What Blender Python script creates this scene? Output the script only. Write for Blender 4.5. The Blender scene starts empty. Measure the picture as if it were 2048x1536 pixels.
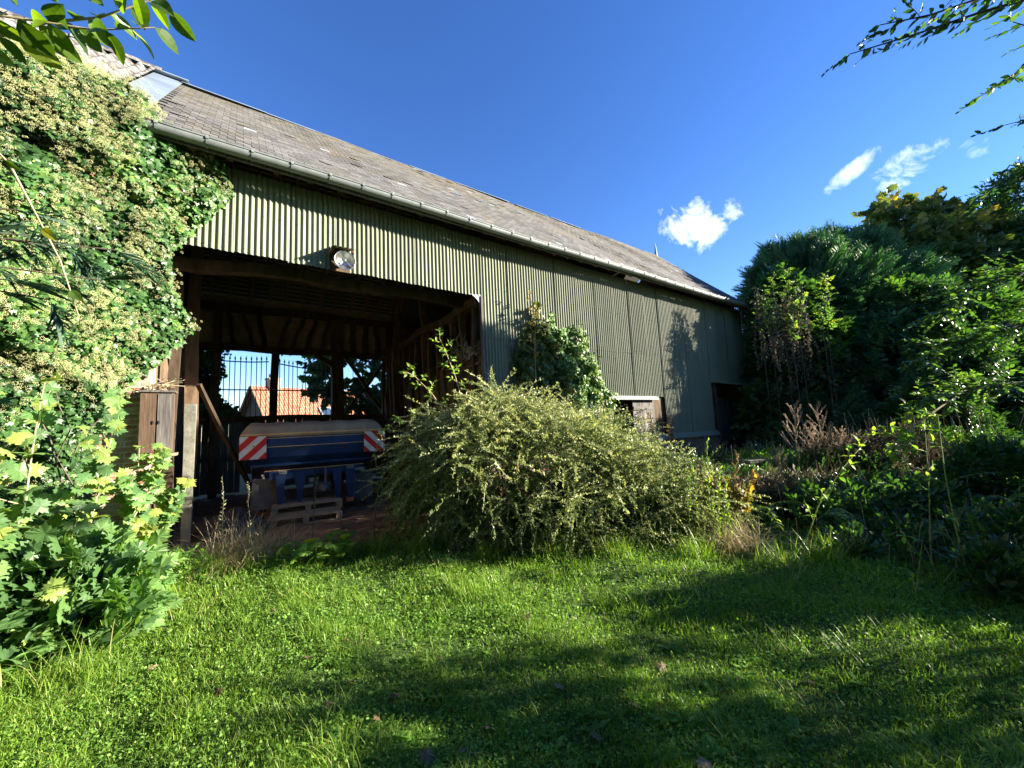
import bpy, math, random
import numpy as np
from mathutils import Vector, Matrix
random.seed(7); rng = np.random.default_rng(7)
R = math.radians
S = bpy.context.scene; COL = S.collection
# ------------------------------------------------------------------ camera
cam = bpy.data.objects.new('camera', bpy.data.cameras.new('camera')); COL.objects.link(cam); S.camera = cam
cam.data.sensor_width = 36; cam.data.lens = 780/2048*36; cam.data.clip_start = .05; cam.data.clip_end = 600
PIT, ROL, AZ, DW, CH = R(6.0), R(-2.7), R(54.0), 6.8, 1.6
F_ = np.array([0, math.cos(PIT), math.sin(PIT)]); R0 = np.array([1., 0, 0]); U0 = np.array([0, -math.sin(PIT), math.cos(PIT)])
CR = math.cos(ROL)*R0 + math.sin(ROL)*U0; CU = -math.sin(ROL)*R0 + math.cos(ROL)*U0
cam.matrix_world = Matrix(((CR[0], CU[0], -F_[0], 0), (CR[1], CU[1], -F_[1], 0), (CR[2], CU[2], -F_[2], CH), (0, 0, 0, 1)))
# ------------------------------------------------------------------ light and sky
SUN_AZ, SUN_EL = R(88), R(18)
sd = np.array([math.sin(SUN_AZ)*math.cos(SUN_EL), math.cos(SUN_AZ)*math.cos(SUN_EL), math.sin(SUN_EL)])
sun = bpy.data.objects.new('sun', bpy.data.lights.new('sun', 'SUN')); COL.objects.link(sun)
sun.data.energy = 5.0; sun.data.angle = R(.5); sun.data.color = (1, .89, .72)
sun.rotation_euler = Vector(sd).to_track_quat('Z', 'Y').to_euler(); sun.location = (20, 0, 20)
W = bpy.data.worlds.new('World'); S.world = W; W.use_nodes = True
S.view_settings.view_transform = 'Standard'; S.view_settings.look = 'None'; S.view_settings.exposure = 2.22; S.view_settings.gamma = 1

class NT:
    """short node-tree writer"""
    def __init__(s, t): s.t = t
    def n(s, typ, **k):
        nd = s.t.nodes.new(typ)
        for a, v in k.items():
            if a.startswith('i_'):
                nd.inputs[a[2:].replace('_', ' ')].default_value = v
            else: setattr(nd, a, v)
        return nd
    def l(s, a, b): s.t.links.new(a, b)
    def math(s, op, a, b=None, c=None, clamp=False):
        nd = s.t.nodes.new('ShaderNodeMath'); nd.operation = op; nd.use_clamp = clamp
        for i, v in enumerate((a, b, c)):
            if v is None: continue
            if isinstance(v, (int, float)): nd.inputs[i].default_value = v
            else: s.l(v, nd.inputs[i])
        return nd.outputs[0]
    def mix(s, fac, a, b, blend='MIX'):
        nd = s.t.nodes.new('ShaderNodeMix'); nd.data_type = 'RGBA'; nd.blend_type = blend
        for k, v in ((0, fac), (6, a), (7, b)):
            if isinstance(v, (int, float)): nd.inputs[k].default_value = v
            elif isinstance(v, tuple): nd.inputs[k].default_value = (*v, 1)[:4]
            else: s.l(v, nd.inputs[k])
        return nd.outputs[2]
    def ramp(s, fac, stops, interp='LINEAR'):
        nd = s.t.nodes.new('ShaderNodeValToRGB'); cr = nd.color_ramp; cr.interpolation = interp
        while len(cr.elements) < len(stops): cr.elements.new(.5)
        for e, (p, c) in zip(cr.elements, stops):
            e.position = p; e.color = (*c, 1) if isinstance(c, tuple) else (c, c, c, 1)
        s.l(fac, nd.inputs[0]); return nd.outputs[0]
    def noise(s, vec, scale, detail=4, rough=.6, dist=0.):
        nd = s.t.nodes.new('ShaderNodeTexNoise'); nd.inputs['Scale'].default_value = scale
        nd.inputs['Detail'].default_value = detail; nd.inputs['Roughness'].default_value = rough; nd.inputs['Distortion'].default_value = dist
        if vec is not None: s.l(vec, nd.inputs['Vector'])
        return nd.outputs[0]
    def scale(s, vec, sc):
        nd = s.t.nodes.new('ShaderNodeMapping'); nd.inputs['Scale'].default_value = sc; s.l(vec, nd.inputs[0]); return nd.outputs[0]

w = NT(W.node_tree); W.node_tree.nodes.clear()
sky = w.n('ShaderNodeTexSky', sky_type='NISHITA', sun_disc=False, sun_elevation=SUN_EL, sun_rotation=SUN_AZ, air_density=1.0, dust_density=.0, ozone_density=3.0, altitude=200)
hs = w.n('ShaderNodeHueSaturation', i_Saturation=1.22, i_Hue=.516); w.l(sky.outputs[0], hs.inputs['Color'])
tc = w.n('ShaderNodeTexCoord'); DIR = tc.outputs['Generated']
def vdot(v):
    nd = w.n('ShaderNodeVectorMath', operation='DOT_PRODUCT'); w.l(DIR, nd.inputs[0]); nd.inputs[1].default_value = tuple(v); return nd.outputs['Value']
n1 = w.noise(DIR, 13, 8, .62, .8); n2 = w.noise(DIR, 42, 5, .6, .8)
nn = w.math('ADD', w.math('MULTIPLY', w.math('SUBTRACT', n1, .5), 5.5), w.math('MULTIPLY', w.math('SUBTRACT', n2, .5), 2.2))
mask = None
for az_, el_, wx, wy, rot, st in ((27.4, 24.7, .075, .055, -8, 1.0), (43.9, 25.2, .050, .014, 28, .7), (48.4, 23.7, .060, .030, 22, .85), (52.2, 23.3, .018, .030, 0, .5)):
    a, e = R(az_), R(el_)
    c = np.array([math.sin(a)*math.cos(e), math.cos(a)*math.cos(e), math.sin(e)]); rr = np.array([math.cos(a), -math.sin(a), 0]); uu = np.cross(rr, c)
    rt = R(rot); ax = math.cos(rt)*rr + math.sin(rt)*uu; bx_ = -math.sin(rt)*rr + math.cos(rt)*uu
    dc = w.math('MAXIMUM', vdot(c), .2)
    p = w.math('DIVIDE', w.math('DIVIDE', vdot(ax), dc), wx); q = w.math('DIVIDE', w.math('DIVIDE', vdot(bx_), dc), wy)
    r2 = w.math('ADD', w.math('MULTIPLY', p, p), w.math('MULTIPLY', q, q))
    m = w.math('MULTIPLY', w.math('MULTIPLY_ADD', w.math('ADD', w.math('SUBTRACT', .85, r2), nn), .46, 0., clamp=True), st)
    m = w.math('MULTIPLY', m, w.math('MULTIPLY_ADD', r2, -.35, 1.15, clamp=True), clamp=True)
    mask = m if mask is None else w.math('MAXIMUM', mask, m)
cl = w.mix(mask, hs.outputs[0], (7.6, 7.8, 8.0))
bg = w.n('ShaderNodeBackground', i_Strength=.068); w.l(cl, bg.inputs[0]); out = w.n('ShaderNodeOutputWorld'); w.l(bg.outputs[0], out.inputs[0])

# ------------------------------------------------------------------ helpers: frames
ua = np.array([math.sin(AZ), math.cos(AZ), 0.]); na = np.array([-math.cos(AZ), math.sin(AZ), 0.])
BROT = math.pi/2 - AZ; BORG = na*DW
def B(x, y, z=0.): return ua*x + na*(y + DW) + np.array([0, 0, z])
def Ba(P): P = np.asarray(P, float); return P[:, :1]*ua + (P[:, 1:2] + DW)*na + P[:, 2:3]*np.array([0, 0, 1.])
def rnd(a=0., b=1.): return random.uniform(a, b)
_d = rng.normal(size=(14, 3)); _d /= np.linalg.norm(_d, axis=1)[:, None]; _p = rng.uniform(0, 6.28, 14); _f = rng.uniform(.6, 2.2, 14)
def lump(P, sc=1.):
    P = np.asarray(P, float); v = np.zeros(len(P))
    for i in range(14): v += np.sin(P @ (_d[i]*_f[i]*sc*3) + _p[i])
    return v/4.5
def gz(x, y): return .035*np.sin(x*1.3+.5)*np.cos(y*1.1) + .02*np.sin(x*3.1+y*2.3) + .012*np.sin(x*6.3-y*5.1)

# ------------------------------------------------------------------ helpers: materials
def mat(name):
    m = bpy.data.materials.new(name); m.use_nodes = True; t = m.node_tree; t.nodes.clear(); return m, NT(t)
def finish(k, col, rough=.8, bump=None, bstr=.3, bdist=.01, metal=0., spec=.3, trans=None, rin=None):
    p = k.n('ShaderNodeBsdfPrincipled', i_Roughness=rough, i_Metallic=metal); p.inputs['Specular IOR Level'].default_value = spec
    if isinstance(col, tuple): p.inputs['Base Color'].default_value = (*col, 1)
    else: k.l(col, p.inputs['Base Color'])
    if rin is not None: k.l(rin, p.inputs['Roughness'])
    nrm = None
    if bump is not None:
        b = k.n('ShaderNodeBump', i_Strength=bstr, i_Distance=bdist); k.l(bump, b.inputs['Height']); nrm = b.outputs[0]; k.l(nrm, p.inputs['Normal'])
    sh = p.outputs[0]
    if trans is not None:
        tr = k.n('ShaderNodeBsdfTranslucent')
        tcol = trans[1]; k.l(tcol, tr.inputs[0]) if not isinstance(tcol, tuple) else setattr(tr.inputs[0], 'default_value', (*tcol, 1))
        mx = k.n('ShaderNodeMixShader'); mx.inputs[0].default_value = trans[0]; k.l(sh, mx.inputs[1]); k.l(tr.outputs[0], mx.inputs[2]); sh = mx.outputs[0]
    o = k.n('ShaderNodeOutputMaterial'); k.l(sh, o.inputs[0])
def leafmat(name, stops, rough=.45, trans=.35, boost=(1.5, 1.7, .6), spec=.4):
    m, k = mat(name)
    a = k.n('ShaderNodeAttribute', attribute_name='rnd'); c = k.ramp(a.outputs['Fac'], stops)
    g = k.n('ShaderNodeNewGeometry'); nz = k.noise(g.outputs['Position'], 1.7, 3)
    c = k.mix(1., c, k.ramp(nz, [(.3, .78), (.7, 1.2)]), 'MULTIPLY')
    nz2 = k.noise(g.outputs['Position'], 90, 2)
    c = k.mix(1., c, k.ramp(nz2, [(.3, .85), (.7, 1.12)]), 'MULTIPLY')
    tcol = k.mix(1., c, boost, 'MULTIPLY')
    finish(k, c, rough, spec=spec, trans=(trans, tcol)); return m
def noisemat(name, stops, scale=6, stretch=(1, 1, 1), rough=.8, bstr=.3, bdist=.01, metal=0., spec=.3, detail=8, big=.25, usernd=False, obj=False):
    m, k = mat(name); t = k.n('ShaderNodeTexCoord'); v = k.scale(t.outputs['Object'], stretch)
    n = k.noise(v, scale, detail, .65); c = k.ramp(n, stops)
    nb = k.noise(t.outputs['Object'], 1.3, 3); c = k.mix(1., c, k.ramp(nb, [(.3, 1-big), (.7, 1+big)]), 'MULTIPLY')
    if usernd:
        a = k.n('ShaderNodeAttribute', attribute_name='rnd'); c = k.mix(1., c, k.ramp(a.outputs['Fac'], [(0, .7), (1, 1.3)]), 'MULTIPLY')
    if obj:
        oi = k.n('ShaderNodeObjectInfo'); c = k.mix(1., c, k.ramp(oi.outputs['Random'], [(0, .86), (1, 1.1)]), 'MULTIPLY')
    finish(k, c, rough, n, bstr, bdist, metal, spec); return m
def brickmat(name, c1, c2, mortar, sc=1., plane='XZ', msize=.012, stain=None):
    m, k = mat(name); t = k.n('ShaderNodeTexCoord'); sp = k.n('ShaderNodeSeparateXYZ'); k.l(t.outputs['Object'], sp.inputs[0])
    cb = k.n('ShaderNodeCombineXYZ')
    s_ = k.math('ADD', sp.outputs[0], sp.outputs[1]); k.l(s_, cb.inputs[0]); k.l(sp.outputs[2], cb.inputs[1])
    dn = k.n('ShaderNodeTexNoise'); dn.inputs['Scale'].default_value = 9; k.l(t.outputs['Object'], dn.inputs['Vector'])
    va = k.n('ShaderNodeVectorMath', operation='MULTIPLY_ADD'); k.l(dn.outputs['Color'], va.inputs[0]); va.inputs[1].default_value = (.012, .012, .012); k.l(cb.outputs[0], va.inputs[2])
    b = k.n('ShaderNodeTexBrick'); k.l(va.outputs[0], b.inputs['Vector']); b.inputs['Scale'].default_value = sc
    b.inputs['Brick Width'].default_value = .22; b.inputs['Row Height'].default_value = .068; b.inputs['Mortar Size'].default_value = msize
    b.inputs['Color1'].default_value = (*c1, 1); b.inputs['Color2'].default_value = (*c2, 1); b.inputs['Mortar'].default_value = (*mortar, 1); b.inputs['Mortar Smooth'].default_value = .3
    n = k.noise(t.outputs['Object'], 14, 8, .7); c = k.mix(1., b.outputs[0], k.ramp(n, [(.25, .55), (.75, 1.35)]), 'MULTIPLY')
    n3 = k.noise(t.outputs['Object'], 3, 6, .7)
    if stain: c = k.mix(k.ramp(n3, [(.5, 0.), (.62, .8)]), c, stain)
    h = k.math('SUBTRACT', k.math('MULTIPLY', n, .6), b.outputs['Fac'])
    finish(k, c, .92, h, .6, .012, spec=.15); return m

# ------------------------------------------------------------------ helpers: mesh
def rotm(y, z):
    y = np.atleast_2d(y).astype(float); z = np.atleast_2d(z).astype(float)
    y = y/np.maximum(np.linalg.norm(y, axis=1), 1e-9)[:, None]
    x = np.cross(y, z); L = np.linalg.norm(x, axis=1); bad = L < 1e-4
    if bad.any(): x[bad] = np.cross(y[bad], np.array([.3, .5, .8])); L = np.linalg.norm(x, axis=1)
    x /= L[:, None]; z = np.cross(x, y); return np.stack([x, y, z], axis=2)
class MB:
    def __init__(s): s.V = []; s.F = {}; s.n = 0; s.R = []
    def raw(s, V, F, r=None, mi=0):
        V = np.asarray(V, float); s.V.append(V); r = np.full(len(V), rnd()) if r is None else (np.full(len(V), float(r)) if np.isscalar(r) else r); s.R.append(r)
        for f in F:
            f = np.atleast_2d(np.asarray(f, int)); s.F.setdefault((f.shape[1], mi), []).append(f + s.n)
        s.n += len(V)
    def inst(s, tpl, P, ROT, sc, r=None, mi=0):
        tv, tf = tpl[0], tpl[1]; P = np.atleast_2d(P); m = len(P)
        if m == 0: return
        sc = np.broadcast_to(np.asarray(sc, float), (m,)) if np.ndim(sc) < 2 else sc
        T = tv[None] * (sc[:, None, None] if sc.ndim == 1 else sc[:, None, :])
        V = np.einsum('mij,mkj->mki', ROT, T) + P[:, None, :]
        k = len(tv); r = rng.random(m) if r is None else np.broadcast_to(r, (m,))
        rr = np.repeat(r, k)
        if len(tpl) > 2: rr = np.clip(rr + np.tile(tpl[2], m), 0, 1)
        off = (np.arange(m)*k)[:, None, None]
        s.raw(V.reshape(-1, 3), [(f[None] + off).reshape(-1, f.shape[1]) for f in tf], rr, mi)
    def box(s, x0, x1, y0, y1, z0, z1, r=None, j=0., mi=0):
        V = np.array([[x, y, z] for x in (x0, x1) for y in (y0, y1) for z in (z0, z1)], float)
        if j: V += rng.uniform(-j, j, V.shape)
        s.raw(V, [[[0, 1, 3, 2], [4, 6, 7, 5], [0, 4, 5, 1], [2, 3, 7, 6], [0, 2, 6, 4], [1, 5, 7, 3]]], r, mi)
    def tube(s, pts, rad, n=6, r=None, cap=True, mi=0):
        pts = np.asarray(pts, float); m = len(pts); rad = np.broadcast_to(rad, (m,))
        T = np.gradient(pts, axis=0); T /= np.maximum(np.linalg.norm(T, axis=1), 1e-9)[:, None]
        ref = np.array([0, 0, 1.]) if abs(T[:, 2]).mean() < .8 else np.array([1., 0, 0])
        X = np.cross(T, ref); X /= np.maximum(np.linalg.norm(X, axis=1), 1e-9)[:, None]; Y = np.cross(T, X)
        a = np.arange(n)*2*math.pi/n
        V = (pts[:, None] + rad[:, None, None]*(np.cos(a)[None, :, None]*X[:, None] + np.sin(a)[None, :, None]*Y[:, None])).reshape(-1, 3)
        i = np.arange(m-1)[:, None]*n; j = np.arange(n)[None]; k = (np.arange(n)+1) % n
        q = np.stack([i+j, i+k[None], i+n+k[None], i+n+j], -1).reshape(-1, 4); F = [q]
        if cap: F += [np.arange(n)[::-1][None], ((m-1)*n+np.arange(n))[None]]
        s.raw(V, F, r, mi)
    def beam(s, p0, p1, w, d, up=(0, 0, 1), wob=.012, seg=7, r=None, bend=0.):
        p0 = np.array(p0, float); p1 = np.array(p1, float); t = p1-p0; L = np.linalg.norm(t); t /= L
        x = np.cross(t, up); x /= np.linalg.norm(x); y = np.cross(x, t); V = []
        ph = rnd(0, 6)
        for i in range(seg+1):
            c = p0 + t*L*i/seg + x*wob*1.5*math.sin(ph+i*1.1) + y*(wob*1.5*math.cos(ph*2+i*.9) + bend*math.sin(math.pi*i/seg))
            for a, b in ((-1, -1), (1, -1), (1, 1), (-1, 1)):
                V.append(c + x*(a*w/2+rnd(-wob, wob)*.7) + y*(b*d/2+rnd(-wob, wob)*.7))
        F = [[4*i+j, 4*i+(j+1) % 4, 4*i+4+(j+1) % 4, 4*i+4+j] for i in range(seg) for j in range(4)] + [[3, 2, 1, 0], [4*seg+j for j in range(4)]]
        s.raw(V, [F], r)
    def lathe(s, prof, n=24, T=None, r=None, mi=0):
        prof = np.array(prof, float); a = np.arange(n)*2*math.pi/n; m = len(prof)
        V = np.stack([prof[:, :1]*np.cos(a)[None], prof[:, :1]*np.sin(a)[None], np.repeat(prof[:, 1:2], n, 1)], -1).reshape(-1, 3)
        if T is not None: V = V @ np.array(T[0]).T + np.array(T[1])
        i = np.arange(m-1)[:, None]*n; j = np.arange(n)[None]; k = ((np.arange(n)+1) % n)[None]
        s.raw(V, [np.stack([i+j, i+k, i+n+k, i+n+j], -1).reshape(-1, 4)], r, mi)
    def build(s, name, mats, parent=None, origin=None, smooth=False, local=False):
        V = np.concatenate(s.V); 
        if origin is not None: V = V - np.asarray(origin)
        me = bpy.data.meshes.new(name); me.vertices.add(len(V)); me.vertices.foreach_set('co', V.ravel())
        loops = []; starts = []; mi = []; o = 0
        for (k, m_), fs in s.F.items():
            f = np.concatenate(fs); loops.append(f.ravel()); starts.append(o + np.arange(len(f))*k); mi.append(np.full(len(f), m_)); o += f.size
        loops = np.concatenate(loops); starts = np.concatenate(starts)
        me.loops.add(len(loops)); me.loops.foreach_set('vertex_index', loops.astype(np.int32))
        me.polygons.add(len(starts)); me.polygons.foreach_set('loop_start', starts.astype(np.int32))
        me.polygons.foreach_set('material_index', np.concatenate(mi).astype(np.int32))
        at = me.attributes.new('rnd', 'FLOAT', 'POINT'); at.data.foreach_set('value', np.concatenate(s.R).astype(np.float32))
        me.update(calc_edges=True); me.validate()
        me.polygons.foreach_set('use_smooth', np.full(len(me.polygons), bool(smooth)))
        for m_ in (mats if isinstance(mats, list) else [mats]): me.materials.append(m_)
        ob = bpy.data.objects.new(name, me); COL.objects.link(ob)
        if origin is not None: ob.location = tuple(origin)
        if parent is not None:
            ob.parent = parent
            if origin is None and not local: ob.matrix_parent_inverse = Matrix.Identity(4)
        return ob
def tag(o, label=None, cat=None, group=None, kind=None):
    for a, b in (('label', label), ('category', cat), ('group', group), ('kind', kind)):
        if b: o[a] = b
    return o
def empty(name, loc=(0, 0, 0), rz=0, **k):
    o = bpy.data.objects.new(name, None); COL.objects.link(o); o.location = tuple(loc); o.rotation_euler = (0, 0, rz); o.empty_display_size = .2; return tag(o, **k)
def bempty(name, x, y, z=0., rz=0., **k): return empty(name, B(x, y, z), BROT+rz, **k)
def wpart(mb, name, mats, root, smooth=False):
    """part given in world coordinates under an unrotated Empty"""
    o = mb.build(name, mats, root, smooth=smooth)
    o.matrix_basis = root.matrix_basis.inverted(); return o
def copy_tree(o, parent=None):
    c = o.copy(); COL.objects.link(c); c.parent = parent
    for ch in list(o.children): copy_tree(ch, c)
    return c

# ------------------------------------------------------------------ leaf templates (length along +Y, face normal +Z)
def T_oval(wd=.5, fold=.12, curl=.15, seg=4, tip=1.3):
    V = []; F = []
    for i in range(seg+1):
        t = i/seg; h = wd/2*math.sin(math.pi*t**.85)**.8 if 0 < t < 1 else 0
        z = -curl*t*t
        if i in (0, seg): V.append((0, t, z)); 
        else: V += [(-h, t, z+fold*h*2), (0, t, z), (h, t, z+fold*h*2)]
    T3 = []; Q = []
    T3 += [(0, 2, 1), (0, 3, 2)]
    for i in range(seg-2):
        a = 1+3*i; Q += [(a, a+1, a+4, a+3), (a+1, a+2, a+5, a+4)]
    a = 1+3*(seg-2); e = len(V)-1; T3 += [(a, a+1, e), (a+1, a+2, e)]
    return (np.array(V, float), [np.array(T3)] + ([np.array(Q)] if Q else []))
def T_diamond(wd=.5, fold=.15, curl=.1):
    return (np.array([(0, 0, 0), (-wd/2, .45, fold*wd), (0, 1, -curl), (wd/2, .45, fold*wd)], float), [np.array([(0, 3, 2, ), (0, 2, 1)])])
def T_lobed(out, cz=.0, edge=-.08):
    """fan from a middle point; out = half outline (x,y) from stem to tip"""
    L = [(-x, y) for x, y in out]; pts = out + L[::-1][1:]
    V = [(0, .38, cz)] + [(x, y, edge*(x*x+(y-.38)**2)*3 + .03*math.sin(9*x+7*y)) for x, y in pts]
    n = len(pts); F = [(0, i+1, i+2) for i in range(n-1)] + [(0, n, 1)]
    return (np.array(V, float), [np.array(F)])
ivyT = T_lobed([(0, 0), (.22, -.08), (.5, .12), (.30, .36), (.42, .62), (.16, .66), (0, 1)])
mapT = T_lobed([(0, 0), (.2, -.12), (.42, -.02), (.36, .12), (.62, .22), (.5, .36), (.66, .55), (.44, .52), (.42, .72), (.24, .6), (.2, .82), (.12, .78), (0, 1.05)], edge=-.10)
figT = T_lobed([(0, 0), (.18, -.1), (.46, -.06), (.6, .16), (.40, .28), (.6, .52), (.34, .56), (.26, .86), (0, 1)])
ovT = T_oval(.5); narT = T_oval(.28, .1, .25); dia = T_diamond(); dia2 = T_diamond(.34)
def merge(parts):
    V = []; Fs = {}; o = 0; Rr = []
    for v, fs, dr in parts:
        V.append(v); Rr.append(np.full(len(v), dr))
        for f in fs: Fs.setdefault(f.shape[1], []).append(f+o)
        o += len(v)
    return (np.concatenate(V), [np.concatenate(f) for f in Fs.values()], np.concatenate(Rr))
def place(t, p, y, z, s):
    M = rotm(np.array(y), np.array(z))[0]; return (t[0]*s) @ M.T + np.array(p), t[1]
def T_sprig(leaf, n=9, ls=.42, ang=55, droop=.35, ring=False, seed=0, stem=.012):
    """a twig along +Y of unit length with n leaves"""
    rr = random.Random(seed); P = []
    for i in range(n):
        t = .12+.88*i/(n-1); sd_ = 1 if i % 2 else -1; a = R(ang*(1-.6*t)+rr.uniform(-14, 14)); p = np.array([0, t, -droop*t*t])
        y = np.array([sd_*math.sin(a), math.cos(a), rr.uniform(-.35, .25)]) if i < n-1 else np.array([0, 1, -.3])
        if ring and i < n-1:
            th = rr.uniform(0, 6.28); y = np.array([math.cos(th)*math.sin(a), math.cos(a), math.sin(th)*math.sin(a)])
        v, f = place(leaf, p, y, np.array([rr.uniform(-.5, .5), rr.uniform(-.5, .5), 1]), ls*rr.uniform(.75, 1.15)*(1-.3*t)); P.append((v, f, rr.uniform(-.12, .12)))
    ys = np.linspace(0, 1, 4); sv = np.array([[x, y, -droop*y*y+z] for y in ys for x, z in ((-stem, 0), (stem, 0), (0, stem))])
    sf = np.array([(3*i+j, 3*i+(j+1) % 3, 3*i+3+(j+1) % 3, 3*i+3+j) for i in range(3) for j in range(3)]); P.append((sv, [sf], -.5))
    return merge(P)
def T_conifer(seed=0, n=11):
    """flattened feathery spray, unit length"""
    rr = random.Random(seed); P = []
    for i in range(n*2):
        t = .05+.95*(i/(n*2)); sd_ = 1 if i % 2 else -1; L = .42*(1-t)**.7+.07; a = R(rr.uniform(32, 48)); p = np.array([0, t, -.22*t*t])
        y = np.array([sd_*math.sin(a), math.cos(a), rr.uniform(-.2, .2)]); v, f = place((dia2[0]*np.array([.35, 1, 1]), dia2[1]), p, y, np.array([rr.uniform(-.4, .4), 0, 1]), L); P.append((v, f, rr.uniform(-.1, .1)))
        for q in (.35, .62):
            a2 = a+R(rr.uniform(22, 40))*rr.choice((-1, 1)); y2 = np.array([sd_*math.sin(a2), math.cos(a2), rr.uniform(-.3, .3)])
            v, f = place((dia2[0]*np.array([.5, 1, 1]), dia2[1]), p+y*L*q, y2, np.array([rr.uniform(-.6, .6), 0, 1]), L*.48); P.append((v, f, rr.uniform(-.1, .15)))
    v, f = place((dia2[0]*np.array([.12, 1, 1]), dia2[1]), np.zeros(3), np.array([0, 1, -.2]), np.array([0, 0, 1.]), 1.08); P.append((v, f, 0.))
    return merge(P)
def rdir(m, base, spread):
    v = np.asarray(base) + rng.normal(size=(m, 3))*spread; return v/np.linalg.norm(v, axis=1)[:, None]

# ------------------------------------------------------------------ materials
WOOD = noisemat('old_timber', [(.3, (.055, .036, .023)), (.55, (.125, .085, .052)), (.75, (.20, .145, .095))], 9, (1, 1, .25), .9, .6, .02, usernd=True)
SHADEW = noisemat('shade_toned_timber', [(.3, (.025, .018, .012)), (.55, (.06, .042, .027)), (.75, (.10, .075, .05))], 9, (1, 1, .25), .9, .6, .02)  # darker copy of the old timber, with shade put into its colour
WOODG = noisemat('grey_weathered_boards', [(.3, (.05, .046, .048)), (.5, (.12, .11, .105)), (.72, (.24, .225, .21))], 7, (6, 6, .35), .9, .6, .01, usernd=True)
WOODR = noisemat('brown_boards', [(.3, (.05, .032, .022)), (.55, (.11, .07, .046)), (.75, (.18, .125, .085))], 7, (5, 5, .4), .85, .5, .01, usernd=True)
COB = noisemat('cob_daub', [(.3, (.09, .06, .036)), (.6, (.18, .125, .08)), (.8, (.26, .185, .12))], 4, (1, 1, 1), .95, .8, .04)
BRICKL = brickmat('pale_brick', (.33, .12, .07), (.42, .27, .18), (.48, .43, .34), stain=(.5, .45, .36))  # red to buff brick with pale mortar and stains
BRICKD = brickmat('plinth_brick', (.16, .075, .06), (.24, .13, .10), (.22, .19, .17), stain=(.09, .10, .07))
ZINC = noisemat('zinc', [(.3, (.14, .165, .17)), (.7, (.22, .25, .255))], 5, (1, 1, 1), .55, .1, .004, metal=.1, spec=.5)
ZINCB = noisemat('zinc_sheet', [(.3, (.17, .22, .29)), (.7, (.24, .30, .37))], 3, (1, 1, 1), .55, .1, .004, metal=.15, spec=.5)
DIRT = noisemat('dirt', [(.3, (.10, .06, .035)), (.6, (.22, .14, .085)), (.8, (.33, .24, .16))], 5, (1, 1, 1), .98, .9, .05)
BLUE = noisemat('blue_machine_paint', [(.3, (.010, .032, .10)), (.6, (.016, .05, .16)), (.8, (.05, .08, .14))], 4, (1, 1, 1), .5, .1, .003, spec=.45)
GREY = noisemat('grey_steel', [(.3, (.10, .10, .11)), (.7, (.2, .2, .21))], 5, rough=.6, metal=.3)
IRON = noisemat('black_iron', [(.3, (.012, .012, .016)), (.7, (.03, .03, .04))], 8, rough=.7)
RUST = noisemat('rust_orange_steel', [(.3, (.30, .10, .03)), (.7, (.52, .22, .07))], 8, rough=.8)
TARP = noisemat('beige_tarpaulin', [(.3, (.25, .20, .14)), (.7, (.38, .31, .22))], 3, rough=.7, bstr=.5, bdist=.03)
YEL = noisemat('orange_trim', [(.3, (.6, .34, .12)), (.7, (.75, .48, .22))], 6, rough=.6)
BLACKT = noisemat('black_rubber', [(.3, (.015, .015, .016)), (.7, (.05, .05, .05))], 5, rough=.75)
STONE = noisemat('mossy_stone', [(.3, (.10, .105, .085)), (.6, (.22, .22, .19)), (.8, (.34, .34, .30))], 5, rough=.95, bstr=.8, bdist=.03)
RUB = noisemat('pale_rubble', [(.3, (.3, .28, .25)), (.7, (.55, .53, .5))], 6, rough=.95)
BARK = noisemat('bark', [(.3, (.05, .04, .03)), (.7, (.16, .13, .10))], 8, (1, 1, .3), .95, .8, .03)
TWIG = noisemat('pale_twig', [(.3, (.30, .24, .15)), (.7, (.48, .42, .27))], 12, rough=.8)
DTWIG = noisemat('dark_twig', [(.3, (.05, .04, .03)), (.7, (.13, .11, .08))], 12, rough=.85)
STRAW = leafmat('dry_stems', [(0, (.20, .14, .08)), (.5, (.42, .34, .19)), (1, (.60, .52, .34))], .7, .2, (1.1, 1.05, .9))
GRASS = leafmat('grass_blades', [(0, (.07, .14, .015)), (.35, (.14, .26, .03)), (.75, (.24, .38, .05)), (.93, (.34, .42, .09)), (1, (.48, .42, .19))], .42, .40, (1.35, 1.5, .6))
GREENL = leafmat('ground_leaves', [(0, (.07, .16, .025)), (.5, (.14, .29, .045)), (1, (.26, .42, .10))], .62, .4, spec=.2)
IVY = leafmat('ivy_leaf', [(0, (.02, .05, .018)), (.5, (.045, .115, .032)), (.85, (.10, .21, .05)), (1, (.2, .3, .07))], .38, .13, (1.5, 1.8, .5), .35)
IVYF = leafmat('ivy_umbels', [(0, (.34, .38, .14)), (.5, (.56, .58, .28)), (1, (.72, .70, .44))], .7, .2, (1.1, 1.1, .7))
SYC = leafmat('sycamore_leaf', [(0, (.06, .13, .05)), (.45, (.12, .24, .075)), (.8, (.20, .33, .09)), (1, (.30, .36, .08))], .42, .35, (1.5, 1.6, .5))
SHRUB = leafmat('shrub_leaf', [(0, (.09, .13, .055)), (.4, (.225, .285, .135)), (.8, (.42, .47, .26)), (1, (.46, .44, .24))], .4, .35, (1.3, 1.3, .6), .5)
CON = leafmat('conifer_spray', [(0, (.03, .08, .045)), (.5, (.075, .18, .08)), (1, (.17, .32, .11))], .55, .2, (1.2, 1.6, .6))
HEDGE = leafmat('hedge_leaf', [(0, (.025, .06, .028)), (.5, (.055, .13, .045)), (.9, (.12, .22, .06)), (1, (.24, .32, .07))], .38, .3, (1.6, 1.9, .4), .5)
AUT = leafmat('autumn_leaf', [(0, (.06, .10, .02)), (.4, (.18, .20, .04)), (.7, (.42, .30, .05)), (1, (.45, .17, .04))], .5, .4, (1.4, 1.3, .6))
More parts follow.
